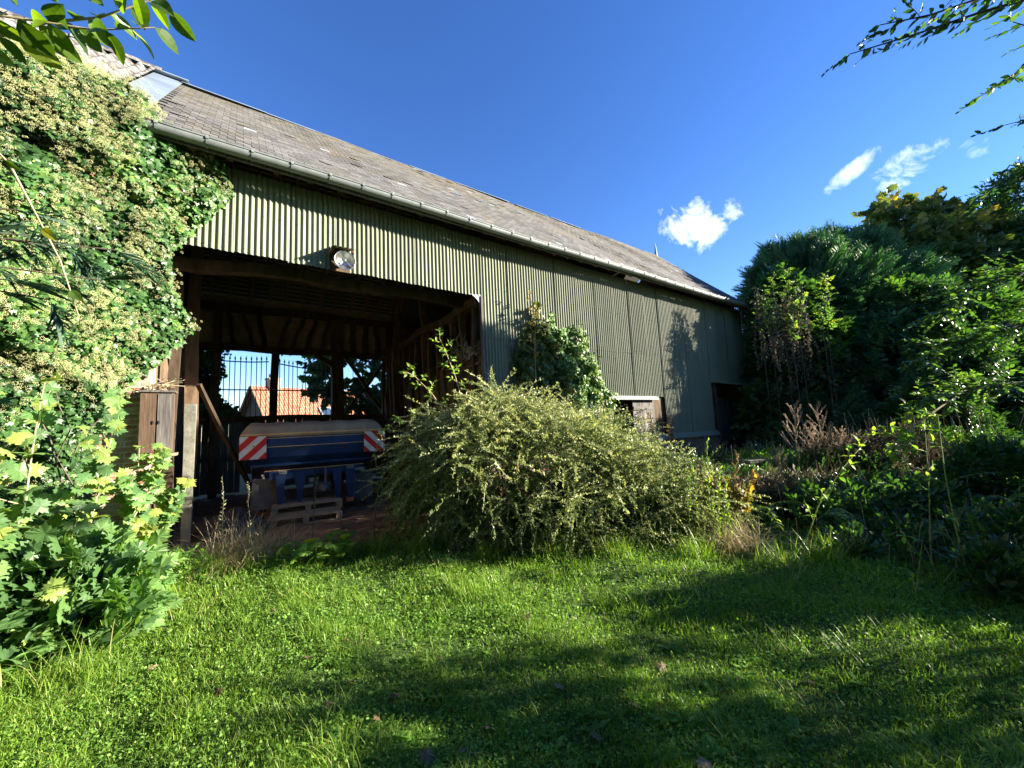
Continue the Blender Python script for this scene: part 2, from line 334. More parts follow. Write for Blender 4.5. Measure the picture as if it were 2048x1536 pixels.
MIXT = leafmat('turning_leaf', [(0, (.05, .09, .035)), (.55, (.11, .16, .05)), (.8, (.22, .22, .06)), (1, (.46, .34, .08))], .5, .35, (1.5, 1.5, .5))
YLEAF = leafmat('bright_leaf', [(0, (.06, .16, .03)), (.5, (.17, .32, .05)), (1, (.36, .46, .09))], .4, .45, (1.4, 1.5, .5))
DEADL = leafmat('dead_leaf', [(0, (.07, .045, .025)), (.5, (.16, .11, .06)), (1, (.30, .23, .14))], .7, .2, (1.1, 1, .8))
DRYB = leafmat('withered_leaf', [(0, (.06, .055, .035)), (.5, (.14, .125, .08)), (1, (.27, .25, .17))], .8, .15, (1.1, 1, .8))
PLUME = leafmat('seed_plume', [(0, (.26, .20, .16)), (.5, (.44, .36, .30)), (1, (.62, .55, .47))], .8, .25, (1.1, 1, .9))
APPLE = leafmat('broad_branch_leaf', [(0, (.04, .09, .02)), (.45, (.09, .17, .03)), (.8, (.16, .27, .04)), (1, (.42, .33, .05))], .4, .5, (1.7, 1.8, .3))
# painted corrugated iron
m_, k = mat('painted_corrugated_iron'); t = k.n('ShaderNodeTexCoord'); oi = k.n('ShaderNodeObjectInfo')
st = k.noise(k.scale(t.outputs['Object'], (6, 1, .35)), 2.2, 6, .65); fn = k.noise(t.outputs['Object'], 22, 6, .7)
c = k.ramp(st, [(.25, (.125, .145, .098)), (.5, (.175, .195, .135)), (.78, (.225, .242, .175))])
c = k.mix(1., c, k.ramp(oi.outputs['Random'], [(0, .88), (1, 1.08)]), 'MULTIPLY')
c = k.mix(k.ramp(fn, [(.66, 0.), (.76, .55)]), c, (.16, .12, .075))
rs = k.noise(k.scale(t.outputs['Object'], (14, 1, .5)), 1.6, 5, .7); c = k.mix(k.ramp(rs, [(.60, 0.), (.72, .45)]), c, (.13, .10, .065)); al = k.noise(t.outputs['Object'], 2.1, 5, .7); c = k.mix(k.ramp(al, [(.55, 0.), (.72, .4)]), c, (.10, .13, .085))
finish(k, c, .62, fn, .12, .004, spec=.35); IRONP = m_
# slates with lichen
m_, k = mat('slate'); t = k.n('ShaderNodeTexCoord'); a = k.n('ShaderNodeAttribute', attribute_name='rnd')
O = t.outputs['Object']; b1 = k.noise(O, .9, 5, .65); b2 = k.noise(O, 3.2, 6, .7); b3 = k.noise(O, 30, 5, .75)
c = k.ramp(a.outputs['Fac'], [(0, (.07, .072, .074)), (.5, (.125, .125, .125)), (.97, (.20, .20, .20)), (1, (.30, .34, .39))])
c = k.mix(1., c, k.ramp(b3, [(.25, .6), (.75, 1.45)]), 'MULTIPLY')
sp = k.n('ShaderNodeSeparateXYZ'); k.l(O, sp.inputs[0])
up = k.math('MULTIPLY_ADD', sp.outputs[2], .30, -2.05, clamp=True)   # lichen thicker near the ridge
lf = k.math('MULTIPLY', k.ramp(b2, [(.42, 0.), (.62, 1.)]), k.math('ADD', k.math('MULTIPLY', up, .9), k.ramp(b1, [(.5, 0.), (.7, .6)])), clamp=True)
c = k.mix(k.math('MULTIPLY', lf, .75), c, (.20, .16, .055)); c = k.mix(k.ramp(b1, [(.60, 0.), (.72, .35)]), c, (.17, .09, .06))
c = k.mix(k.ramp(b3, [(.66, 0.), (.74, .6)]), c, (.32, .32, .29))
finish(k, c, .85, b3, .5, .008, spec=.25); SLATE = m_
m_, k = mat('lichened_fibre_tile'); t = k.n('ShaderNodeTexCoord'); b1 = k.noise(t.outputs['Object'], 5, 8, .75); b2 = k.noise(t.outputs['Object'], 40, 4, .7)
c = k.ramp(b1, [(.3, (.04, .033, .03)), (.46, (.09, .08, .075)), (.56, (.24, .245, .24)), (.8, (.33, .335, .33))]); finish(k, c, .9, b2, .5, .01); FTILE = m_
m_, k = mat('red_clay_tiles'); t = k.n('ShaderNodeTexCoord'); O = t.outputs['Object']
wv = k.n('ShaderNodeTexWave', wave_type='BANDS', bands_direction='X', i_Scale=1.6); k.l(O, wv.inputs[0])
wz = k.n('ShaderNodeTexWave', wave_type='BANDS', bands_direction='Z', i_Scale=1.5, wave_profile='SAW'); k.l(O, wz.inputs[0])
b1 = k.noise(O, 2, 5); c = k.ramp(b1, [(.3, (.32, .10, .06)), (.7, (.46, .19, .12))]); c = k.mix(1., c, k.ramp(wz.outputs['Fac'], [(0, .72), (.3, 1.)]), 'MULTIPLY')
finish(k, c, .85, k.math('ADD', wv.outputs['Fac'], wz.outputs['Fac']), 1., .06); RTILE = m_
def flat(name, col, rough=.6, **kw):
    m, k = mat(name); t = k.n('ShaderNodeTexCoord'); n = k.noise(t.outputs['Object'], 11, 5)
    c = k.mix(1., col, k.ramp(n, [(.3, .85), (.7, 1.1)]), 'MULTIPLY'); finish(k, c, rough, n, .08, .003, **kw); return m
WHITE = flat('white_sheeting', (.75, .74, .70), .45); RED = flat('red_sheeting', (.62, .03, .025), .45); CREAM = flat('brown_render', (.10, .075, .06), .9)
GLASS = flat('dark_glass', (.03, .05, .09), .1, spec=.8); CHROME = flat('worn_reflector', (.6, .6, .6), .25, metal=.9); PALEP = flat('pale_paint', (.24, .26, .26), .8)
GREENST = noisemat('green_stem', [(.3, (.16, .24, .04)), (.7, (.34, .42, .10))], 14, rough=.5)
PALLW = noisemat('pallet_wood', [(.3, (.22, .16, .10)), (.7, (.42, .33, .23))], 8, (1, 5, 5), .9, .4, .006)
DAUBL = noisemat('pale_daub', [(.3, (.26, .19, .12)), (.6, (.42, .32, .21)), (.8, (.52, .42, .30))], 4, rough=.95, bstr=.8, bdist=.04)
LATHW = noisemat('lath_wood', [(.3, (.32, .25, .18)), (.7, (.55, .45, .34))], 8, rough=.9)
RAFW = noisemat('rafter_wood', [(.3, (.16, .11, .07)), (.7, (.32, .23, .15))], 8, rough=.9)
LOGW = noisemat('cut_wood', [(.3, (.32, .21, .12)), (.7, (.5, .37, .23))], 8, rough=.9)
print('materials done')
# ================================================================== SETTING
# one ground sheet to the horizon (fine near the camera)
xs = np.unique(np.concatenate([np.linspace(-300, -20, 12), np.linspace(-20, 20, 130), np.linspace(20, 300, 12)]))
ys = np.unique(np.concatenate([np.linspace(-300, -10, 10), np.linspace(-10, 25, 120), np.linspace(25, 300, 12)]))
X, Y = np.meshgrid(xs, ys); Z = gz(X, Y)*np.clip(1.5-np.hypot(X, Y-5)/14, 0, 1)
lx = X*ua[0]+Y*ua[1]; ly = X*na[0]+Y*na[1]-DW
Z = np.where((ly > -.6), Z*.2, Z)
g = MB(); V = np.stack([X, Y, Z-.01], -1).reshape(-1, 3); nx = len(xs); i, j = np.meshgrid(np.arange(len(ys)-1), np.arange(nx-1), indexing='ij'); a = (i*nx+j).ravel()
g.raw(V, [np.stack([a, a+1, a+nx+1, a+nx], 1)], .5)
SOIL = noisemat('lawn_soil', [(.3, (.025, .05, .012)), (.55, (.05, .09, .02)), (.8, (.09, .11, .04))], 6, rough=1., bstr=.8, bdist=.04)
tag(g.build('ground', SOIL, smooth=True), kind='structure')
def gh(x, y):
    lx = x*ua[0]+y*ua[1]; ly = x*na[0]+y*na[1]-DW; z = gz(x, y)*np.clip(1.5-np.hypot(x, y-5)/14, 0, 1)
    return np.where(ly > -.6, z*.2, z)-.01
# earth floor of the barn spilling out of the opening
m = MB(); gx = np.linspace(-1.2, 4.24, 60); gy = np.linspace(-.9, 6.95, 80); X, Y = np.meshgrid(gx, gy)
edge = -.42+.22*np.sin(X*2.3)+.1*np.sin(X*6.1); Z = np.where(Y < edge, -.05, .02) + .018*np.sin(X*5+Y*3)+.012*np.sin(X*11-Y*7) + .05*np.exp(-((X-2.9)**2+(Y-1)**2)/.3)
V = Ba(np.stack([X, Y, Z], -1).reshape(-1, 3)); a = (np.arange(79)[:, None]*60+np.arange(59)[None]).ravel()
m.raw(V, [np.stack([a, a+1, a+61, a+60], 1)], .5); tag(m.build('dirt_floor', DIRT, smooth=True), kind='structure')

# ================================================================== BARN
barn = bempty('barn', 0, 0, label='long old timber barn clad in green corrugated iron under a lichen-spotted slate roof', cat='barn')
RW, RH, EZ = 3.5, 9.32, 5.66           # ridge depth and height, eave
SL = (RH-EZ)/(RW+.42)                  # roof slope
def rz(y): return RH - SL*abs(y-RW)
XE = 16.25
# --- corrugated sheets
PITCH = .078
def sheet(x0, x1, z0, z1, yo, name='corrugated_sheet', zb=None, hole=None):
    n = max(int(round((x1-x0)/PITCH*8)), 4); xx = np.linspace(x0, x1, n+1); zz = np.linspace(z0, z1, 5); m = MB()
    jx = rnd(-.01, .01); tilt = rnd(-.004, .004); wv = rnd(0, 6)
    X, Z_ = np.meshgrid(xx, zz); Y = yo + .0135*np.cos(2*math.pi*X/PITCH) + tilt*(Z_-z0) + .003*np.sin(Z_*2.1+wv) + .002*np.sin(X*5+wv)
    Zo = Z_.copy(); Zo[0] += rnd(-.012, .012)+.006*np.sin(xx*9+wv)
    if zb is not None: Zo = np.maximum(Zo, zb(X))
    V = np.stack([X, Y, Zo], -1).reshape(-1, 3); a = (np.arange(4)[:, None]*(n+1)+np.arange(n)[None]).ravel()
    F = np.stack([a, a+1, a+n+2, a+n+1], 1)
    N = len(V); m.raw(np.concatenate([V, V+np.array([0, .003, 0])]), [F, F[:, ::-1]+N], .5)
    zr = [z0+.07, (z0+z1)/2, z1-.25]                    # nail heads on the crests
    for zn in zr:
        for kx in range(int(math.ceil(x0/PITCH))+1, int(x1/PITCH)+1, 3):
            if rnd() < .75:
                xc = (kx+.5)*PITCH; 
                if xc < x1-.01: m.lathe([(0.0085, 0), (.006, .004), (0.001, .006)], 6, (np.array([[1, 0, 0], [0, 0, -1], [0, 1, 0]]), (xc, yo-.0122, zn+rnd(-.02, .02))))
    return m.build(name, IRONP, barn, smooth=True, local=True)
x = -.72; i = 0
SW = PITCH*9
while x < XE-.05:
    x1 = min(x+SW+.02, XE); dy = (-.011 if i % 2 else 0)
    if x < 4.22:
        if x+SW > 4.2: x1 = 4.26
        sheet(x, x1, 4.33, 5.62, dy); x = x1-.02 if x1 < 4.26 else 4.25; i += 1; continue
    sheet(x, x1, 3.45, 5.62, dy)
    lo = 1.1; spans = [(x, x1)]
    if x1 > 13.55: lo = 2.72
    if x < 9.95 and x1 > 8.08: lo = 2.24
    sheet(x, x1, lo, 3.52, dy+.007, zb=None)
    x += SW; i += 1
# patch the strips beside the window, the door jamb
m = MB(); m.box(4.222, 4.262, -.035, .06, .2, 4.33, j=.004); m.build('jamb_board', WOODG, barn, local=True)
m = MB(); a = np.linspace(0, math.pi/2, 10); V = [(4.25, -.006, 4.36)]+[(3.93+.30*math.sin(t_), -.006, 4.34-.34*(1-math.cos(t_))) for t_ in a]; n_ = len(V); V2 = [(x_, .004, z_) for x_, _, z_ in V]
m.raw(V+V2, [[[0, j, j+1] for j in range(1, n_-1)]+[[n_, n_+j+1, n_+j] for j in range(1, n_-1)]], .5); m.raw([(4.22, -.006, 4.0), (4.25, -.006, 4.0), (4.25, -.006, 4.36), (4.23, -.006, 4.36)], [[[0, 1, 2, 3]]], .5); m.build('bent_corner_flap', ZINCB, barn, local=True)
# flashing over the plinth
m = MB(); m.raw([(9.98, -.02, 1.14), (13.52, -.02, 1.10), (9.98, -.05, 1.09), (13.52, -.05, 1.05), (9.98, -.09, .98), (13.52, -.09, .94), (9.98, .02, .98), (13.52, .02, .94)],
      [[[0, 2, 3, 1], [2, 4, 5, 3], [4, 6, 7, 5]]], .4); m.build('plinth_flashing', IRONP, barn, local=True)
m = MB(); m.box(9.98, 13.5, -.01, .25, -.5, 1.02); m.build('brick_plinth', BRICKD, barn, local=True)
m = MB(); m.box(4.25, 8.02, .0, .22, -.3, 1.1); m.build('brick_plinth', BRICKD, barn, local=True)
# backing wall of boards
m = MB()
m.box(4.3, 8.04, .06, .12, 1.1, 5.5); m.box(9.98, 13.5, .06, .12, 1.1, 5.5); m.box(8.04, 9.98, .06, .12, 2.3, 5.5); m.box(13.5, XE, .06, .12, 2.75, 5.5); m.box(-.7, 4.28, .06, .10, 4.42, 5.45)
m.build('backing_boards', WOOD, barn, local=True)
# --- window opening with half-closed shutter
m = MB(); m.box(8.0, 10.03, -.12, .06, 2.2, 2.235, j=.006); m.box(8.0, 10.03, -.16, -.11, 2.13, 2.21, j=.008); hood = m.build('window_hood', PALEP, barn, local=True)
m = MB(); m.box(8.02, 8.10, -.02, .1, .85, 2.19, j=.004); m.box(9.92, 9.99, -.02, .1, .5, 2.19, j=.004); m.box(8.1, 9.92, .02, .1, .80, .9, j=.004); m.build('window_frame', WOODG, barn, local=True)
m = MB()
for q in range(6): m.box(8.99+q*.152, 8.99+q*.152+.146, -.035, -.01, .92+rnd(-.02, .02), 2.12+rnd(-.015, .01), j=.003)
m.box(9.0, 9.9, -.055, -.036, 1.15, 1.25); m.box(9.0, 9.9, -.055, -.036, 1.85, 1.95); sh = m.build('window_shutter', WOODG, barn, local=True)
m = MB(); m.box(8.1, 9.9, .8, .85, .8, 2.4); m.build('dark_inner_partition', WOOD, barn, local=True)
# --- far door in the shade
m = MB()
for q in range(9): m.box(13.9+q*.255, 13.9+q*.255+.25, .32, .36, -.2, 2.25+rnd(-.01, .01), j=.003)
m.box(13.9, 16.2, .29, .318, .5, .62); m.box(13.9, 16.2, .29, .318, 1.7, 1.82); far = m.build('plank_door', WOODG, barn, local=True); far['label'] = 'shaded grey plank door in the far doorway'
m = MB(); m.box(16.0, 16.04, .26, .30, 1.0, 1.12); m.build('door_handle', IRON, far, local=True)
m = MB(); m.beam((13.58, .05, -.2), (13.58, .05, 2.7), .14, .16, up=(0, 1, 0)); m.build('door_post', WOOD, barn, local=True)
m = MB(); m.raw([(13.45, .0, 2.76), (16.3, .0, 2.76), (13.40, -.34, 2.70), (16.3, -.36, 2.60), (13.40, -.34, 2.68), (16.3, -.36, 2.58), (13.45, 0, 2.74), (16.3, 0, 2.74)], [[[0, 2, 3, 1], [2, 4, 5, 3], [4, 6, 7, 5], [0, 6, 4, 2]]], .5)
m.build('door_hood', IRONP, barn, local=True)
# --- slate roof, front slope: real overlapping slates
m = MB(); CE = .138; SWD = .205; NR = int(round((RW+.42)*math.hypot(1, SL)/CE)); sl = math.hypot(1, SL); dy_, dz_ = 1/sl, SL/sl
P = []; Rn = []
for r_ in range(NR):
    s0 = r_*CE; off = .5*SWD*(r_ % 2); xx = np.arange(-1.05+off, XE+.1, SWD)
    n_ = len(xx); jit = rng.uniform(-.006, .006, n_); rr = rng.beta(2.2, 2.2, n_)*.9; 
    rr[rng.random(n_) < .006] = 1.
    lift = rng.uniform(0, .004, n_) + .018*(rng.random(n_) < .012)
    base = np.stack([xx, np.zeros(n_), np.zeros(n_)], 1)
    # local slate: from s0 (exposed lower edge) up 0.19 along the slope, tilted
    ww = SWD-.006; th = .008
    for q in range(n_):
        if rng.random() < .0022: continue
        s_ = s0+jit[q]; sag = .03*math.sin(xx[q]*.55)+.018*math.sin(xx[q]*1.7+s0)
        y0 = -.42+s_*dy_; z0 = EZ+s_*dz_+.014+lift[q]+sag; y1 = -.42+(s_+.2)*dy_; z1 = EZ+(s_+.2)*dz_+.002+sag
        x0, x1_ = xx[q], min(xx[q]+ww, XE+.1)
        sk = rng.uniform(-.004, .004)
        P.append([(x0, y0, z0), (x1_, y0+sk, z0+sk), (x1_, y1, z1), (x0, y1, z1), (x0, y0+.004, z0-th), (x1_, y0+.004+sk, z0-th+sk)]); Rn.append(rr[q])
P = np.array(P); N = len(P); off = (np.arange(N)*6)[:, None]
m.raw(P.reshape(-1, 3), [np.array([0, 1, 2, 3])[None]+off, np.array([4, 5, 1, 0])[None]+off], np.repeat(Rn, 6))
m.raw([(-1.5, -.40, EZ-.012), (XE+.05, -.40, EZ-.012), (XE+.05, RW, RH-.03), (-1.5, RW, RH-.03)], [[[3, 2, 1, 0]]], .3)
m.build('slate_roof', SLATE, barn, local=True)
# pale replaced / slipped slates
m = MB()
for (xa, sa) in ((3.35, 2.35), (3.6, 2.3), (3.9, 2.25), (4.55, 2.9), (4.7, 2.95), (5.4, 3.1), (4.2, 1.6), (2.35, 4.6), (7.1, 3.6), (9.2, 2.7)):
    y0 = -.42+sa*dy_; z0 = EZ+sa*dz_+.035; m = MB(); m.raw([(xa, y0, z0), (xa+.2, y0+.01, z0+.01), (xa+.23, y0+.16*dy_, z0+.15*dz_), (xa+.03, y0+.16*dy_, z0+.15*dz_)], [[[0, 1, 2, 3]]], .5); m.build('slipped_slate', ZINCB, barn, local=True)
# rear slope: boards/slates with a few holes, seen from inside
m = MB(); nxr, nyr = 115, 26
xx = np.linspace(-1.5, XE, nxr); yy = np.linspace(RW, 7.35, nyr); keep = []
a = (np.arange(nyr-1)[:, None]*nxr+np.arange(nxr-1)[None]).ravel()
X, Y = np.meshgrid(xx, yy); V = np.stack([X, Y, RH-SL*(Y-RW)], -1).reshape(-1, 3); F = np.stack([a, a+1, a+nxr+1, a+nxr], 1)
m.raw(V, [F], .3); 
m.build('rear_roof_slope', SLATE, barn, local=True)
# zinc patch, pantiled stretch to the left, ridge strips
m = MB(); m.raw([(-1.47, -.45, EZ+.05), (-1.03, -.45, EZ+.05), (-1.0, RW+.02, RH+.06), (-1.47, RW+.02, RH+.06), (-1.47, RW+.3, RH-.2), (-1.0, RW+.3, RH-.2)], [[[0, 1, 2, 3], [3, 2, 5, 4]]], .5)
m.box(-1.62, -.9, RW-.10, RW+.12, RH+.055, RH+.075); m.build('zinc_roof_sheet', ZINCB, barn, local=True)
m = MB()
for (xa, xb, zz) in ((-1.02, .55, .045), (.5, 1.75, .03), (1.95, 2.35, -.01), (4.1, 5.3, .02), (5.6, 7.7, .02), (8.0, 9.4, .01), (9.6, 11.2, .01), (12., 13.5, .0)):
    m = MB(); m.raw([(xa, RW-.11, RH-.075+zz), (xb, RW-.11, RH-.08+zz), (xa, RW, RH+.025+zz), (xb, RW, RH+.02+zz), (xa, RW+.12, RH-.08+zz), (xb, RW+.12, RH-.08+zz)], [[[0, 1, 3, 2], [2, 3, 5, 4]]], .8); m.build('ridge_flashing', ZINCB, barn, local=True)
m = MB(); px_ = np.arange(-8.5, -1.44, .017); prow = .33; ns = int((RW+.6)*sl/prow)
for r_ in range(ns+1):
    s0 = -.1+r_*prow; s1 = s0+prow+.06
    prof = .042*np.sin(2*math.pi*px_/.19)+.006*np.sin(px_*31+r_)
    y0 = -.42+s0*dy_; y1 = -.42+min(s1, (RW+.45)*sl)*dy_
    A = np.stack([px_, np.full_like(px_, y0)+rng.uniform(-.01, .01), EZ+s0*dz_+.10+prof+.02], 1); Bq = np.stack([px_, np.full_like(px_, y1), EZ+(y1+.42)*SL+.10+prof], 1); C_ = A-np.array([0, -.004, .022])
    n_ = len(px_); a = np.arange(n_-1); m.raw(np.concatenate([A, Bq, C_]), [np.stack([a, a+1, a+1+n_, a+n_], 1), np.stack([a+2*n_, a+1+2*n_, a+1, a], 1)], rnd())
m.build('corrugated_tile_roof', FTILE, barn, smooth=True, local=True)
m = MB()
for q in range(22):
    x0 = -8.5+q*.325; a = np.linspace(0, math.pi, 9); rr = .13+rnd(-.008, .008); zz = rnd(-.012, .012)
    ring = [(x0+dx, RW+.02-rr*dr*math.cos(t_), RH+.06+zz+rr*dr*math.sin(t_)) for dx, dr in ((0, 1.08), (.34, .98)) for t_ in a]
    m.raw(ring, [[[j, j+1, j+10, j+9] for j in range(8)]], rnd())
m.build('ridge_tiles', FTILE, barn, local=True)
m = MB(); m.raw([(-8.5, RW, RH), (-1.4, RW, RH), (-1.4, 7.4, RH-SL*3.9), (-8.5, 7.4, RH-SL*3.9)], [[[0, 1, 2, 3]]], .5); m.build('rear_tile_slope', FTILE, barn, local=True)
# --- gutter with brackets
def gut(x0, x1):
    m = MB(); a = np.linspace(math.pi*1.0, math.pi*2.0, 11); xs_ = np.linspace(x0, x1, 60)
    V = []
    for xq in xs_:
        z0 = EZ-.035+.012*math.sin(xq*.9); 
        for rr in (.085, .078):
            V += [(xq, -.50+rr*math.cos(t_), z0+rr*math.sin(t_)) for t_ in a]
    n_ = 22; F = []
    for q in range(59):
        for j in range(10): F.append([q*n_+j, q*n_+j+1, (q+1)*n_+j+1, (q+1)*n_+j]); F.append([q*n_+11+j+1, q*n_+11+j, (q+1)*n_+11+j, (q+1)*n_+12+j])
        F.append([q*n_, (q+1)*n_, (q+1)*n_+11, q*n_+11]); F.append([q*n_+10, q*n_+21, (q+1)*n_+21, (q+1)*n_+10])
    m.raw(V, [F], .5)
    m.tube([(xq, -.50-.086, EZ-.03+.012*math.sin(xq*.9)) for xq in xs_], .011, 6)
    return m
gu = gut(-.98, 15.8).build('gutter', ZINC, barn, smooth=True, local=True)
for q in range(33):
    xq = -.85+q*.505+rnd(-.02, .02); m = MB(); a = np.linspace(math.pi*.98, math.pi*2.0, 11); z0 = EZ-.035+.012*math.sin(xq*.9)
    V = [(xq+dx, -.50+.092*math.cos(t_), z0+.092*math.sin(t_)) for dx in (0, .028) for t_ in a]
    m.raw(V, [[[j, j+1, j+12, j+11] for j in range(10)]], .5); m.box(xq-.004, xq+.032, -.60, -.578, z0-.02, z0+.025)
    m.box(xq, xq+.028, -.42, -.3, z0-.01, z0+.0); m.build('gutter_bracket', ZINC, gu, local=True)
m = MB(); m.box(-1.3, XE, -.43, -.405, EZ-.14, EZ-.03, j=0.); m.build('eaves_board', WOODG, barn, local=True)
# --- timber frame
for q in range(36):                                          # rafters: front tails + rear
    xq = -.5+q*.47+rnd(-.05, .05)
    if xq > XE-.2: break
    m = MB(); m.beam((xq, -.40, rz(-.40)-.13), (xq+rnd(-.04, .04), RW, RH-.16), .075, .10, wob=.006, seg=5); m.build('rafter', WOOD, barn, local=True)
    if xq < 5: m = MB(); m.beam((xq, 7.2, rz(7.2)-.13), (xq+rnd(-.05, .05), RW, RH-.16), .08, .10, wob=.010, seg=7); m.build('rafter', RAFW, barn, local=True)
m = MB()
for q in range(36):
    yq = RW+.1+q*.105; m.beam((-.9, yq, rz(yq)-.055+rnd(-.006, .006)), (4.9, yq+rnd(-.01, .01), rz(yq)-.055), .05, .022, wob=.006, seg=20)
m.build('roof_battens', LATHW, barn, local=True)
m = MB()
for q in range(12):
    yq = -.38+q*.12; m.beam((-.9, yq, rz(yq)-.055), (XE-.1, yq+rnd(-.01, .01), rz(yq)-.055), .05, .022, wob=.004, seg=30)
m.build('roof_battens', WOODG, barn, local=True)
def timber(name, p0, p1, w, d, up=(0, 0, 1), bend=0., wob=.014, mt=WOOD, seg=8):
    m = MB(); m.beam(p0, p1, w, d, up, wob, seg, bend=bend); return m.build(name, mt, barn, local=True)
timber('lintel_beam', (-.75, .60, 4.26), (4.2, .60, 4.32), .16, .18, bend=.05, wob=.02, seg=14, mt=SHADEW)
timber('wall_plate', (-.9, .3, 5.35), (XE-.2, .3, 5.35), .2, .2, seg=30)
timber('post', (-.74, 1.2, 0), (-.72, 1.2, 5.3), .12, .13, up=(0, 1, 0), mt=SHADEW)
timber('post', (-.62, 3.0, 0), (-.62, 3.0, 5.9), .2, .2, up=(0, 1, 0))
timber('purlin', (-.9, 5.2, rz(5.2)-.26), (5.2, 5.2, rz(5.2)-.28), .16, .16, seg=14)
timber('rear_wall_plate', (-.9, 6.9, 5.38), (6.0, 6.9, 5.42), .2, .2, seg=14)
timber('rear_lintel', (-.9, 6.88, 4.2), (4.6, 6.88, 4.2), .2, .17, seg=14)
timber('rear_post', (1.06, 6.85, 0), (1.06, 6.85, 4.15), .2, .18, up=(0, 1, 0))
timber('rear_post', (2.82, 6.85, 0), (2.82, 6.85, 5.35), .36, .2, up=(0, 1, 0))
timber('rear_post', (4.55, 6.8, 0), (4.55, 6.8, 5.35), .2, .2, up=(0, 1, 0))
timber('rear_post', (-.35, 6.85, 0), (-.35, 6.85, 5.35), .2, .2, up=(0, 1, 0))
timber('rear_sill_beam', (-.9, 6.9, 2.15), (4.6, 6.9, 2.15), .14, .13, seg=12)
timber('curved_brace', (2.14, 6.86, 4.12), (2.72, 6.86, 3.75), .14, .16, bend=.06)
timber('diagonal_brace', (3.1, 6.9, 4.15), (4.35, 6.9, 2.2), .10, .12, up=(0, 1, 0)); timber('diagonal_brace', (4.4, 6.96, 4.0), (3.1, 6.96, 2.25), .09, .1, up=(0, 1, 0))
for q, (xa, xb) in enumerate(((-.1, .05), (.25, .5), (.62, .82), (1.45, 1.15), (1.85, 1.5), (2.2, 1.9), (2.55, 2.35), (3.3, 3.3), (3.75, 3.7), (4.1, 4.15))):
    timber('rear_wall_stud', (xb, 6.87, 4.28), (xa, 6.87, 5.3), .11, .12, up=(0, 1, 0))
m = MB(); m.box(-1.0, 4.7, 6.96, 7.06, 4.2, 5.75); m.build('rear_daub_panel', DAUBL, barn, local=True)
m = MB()
xq = -.95
while xq < 4.6:
    wq = rnd(.13, .19); gap = .012 if rnd() < .82 else .02
    z0 = .05+rnd(0, .06)
    if .16 < xq < .42: z0 = .55
    m.box(xq, xq+wq-gap*.4, 6.98, 7.0, z0, 2.17, j=.004); xq += wq
m.box(-.95, 4.6, 6.95, 6.978, .95, 1.07); m.build('rear_board_wall', WOODG, barn, local=True)
# iron railings above the board doors: each bar its own
for (xa, xb, s0, s1, name) in ((-.62, .94, .04, .0, 'railing_gate'), (1.18, 2.62, .0, -.1, 'railing_gate')):
    m = MB(); n_ = 12; zt = lambda x_: 3.86+(.045*((x_-.15)/.8)**2 if x_ < 1 else -.16*math.sin((x_-1.18)/1.44*math.pi/2))
    m.tube([(xa+(xb-xa)*k_/14, 7.25, zt(xa+(xb-xa)*k_/14)) for k_ in range(15)], .018, 4); m.box(xa, xb, 7.232, 7.268, 3.0, 3.035); m.box(xa, xb, 7.23, 7.27, 2.12, 2.17)
    gt = m.build('railing_gate', IRON, barn, local=True)
    for k_ in range(n_):
        xq = xa+.06+(xb-xa-.12)*k_/(n_-1)+rnd(-.008, .008); top = zt(xq)+.13; lean = rnd(-.008, .008)+(.09 if (k_ == 5 and xa > 1) else 0)
        m = MB(); m.tube([(xq-lean, 7.25, 2.1), (xq+lean*.2, 7.25, 3.0), (xq+lean, 7.25, top-.06)], .0125, 5); m.tube([(xq+lean, 7.25, top-.07), (xq+lean, 7.25, top-.04), (xq+lean, 7.25, top+.06)], [.012, .026, .002], 5)
        m.build('bar', IRON, gt, local=True)
# partition with studs along the right of the bay
timber('partition_rail', (4.2, .06, 4.22), (4.2, 6.7, 4.14), .17, .19, wob=.022, seg=16)
timber('arcade_post', (4.12, 5.0, 1.8), (4.12, 4.45, 6.75), .2, .18, up=(0, 1, 0), bend=.04, wob=.02)
timber('arcade_post', (4.2, 2.95, 4.1), (4.2, 3.02, 6.9), .13, .13, up=(0, 1, 0), wob=.014)
for q in range(15):
    yq = .35+q*.44+rnd(-.06, .06); timber('partition_stud', (4.22, yq, 2.0), (4.22, yq+rnd(-.1, .1), 4.15), .10+rnd(0, .03), .10, up=(0, 1, 0), wob=.012)
m = MB(); yy = np.linspace(.02, 6.9, 40); top = 3.35-.12*yy+.1*np.sin(yy*2.2)+.05*np.sin(yy*7)
for q in range(39):
    m.raw([(4.26, yy[q], -.1), (4.26, yy[q+1], -.1), (4.26-.03+.02*math.sin(q), yy[q], top[q]), (4.26-.03+.02*math.sin(q+1), yy[q+1], top[q+1]), (4.45, yy[q], top[q]), (4.45, yy[q+1], top[q+1])], [[[0, 2, 3, 1], [2, 4, 5, 3]]], .6)
for zq in (2.95, 3.12, 3.28): m.beam((4.2, .1, zq), (4.19, 1.5+rnd(0, 1), zq-.16), .05, .06, wob=.012)
m.build('broken_daub_wall', COB, barn, local=True)
def cross_wall(xa, xb, name):
    pr = [(.2, -.1), (6.9, -.1), (6.9, rz(6.9)-.2), (RW, RH-.25), (.2, rz(.2)-.2)]; n_ = len(pr); m = MB()
    m.raw([(xx_, y_, z_) for xx_ in (xa, xb) for y_, z_ in pr], [[[j, (j+1) % n_, (j+1) % n_+n_, j+n_] for j in range(n_)], [list(range(n_))[::-1], list(range(n_, 2*n_))]], .5); m.build(name, COB, barn, local=True)
cross_wall(7.1, 7.2, 'inner_cross_wall'); cross_wall(-1.02, -.92, 'left_cross_wall'); cross_wall(XE-.14, XE-.02, 'end_wall')
m = MB(); m.box(4.7, XE-.1, 6.95, 7.05, -.1, 5.85); m.build('rear_wall', COB, barn, local=True)
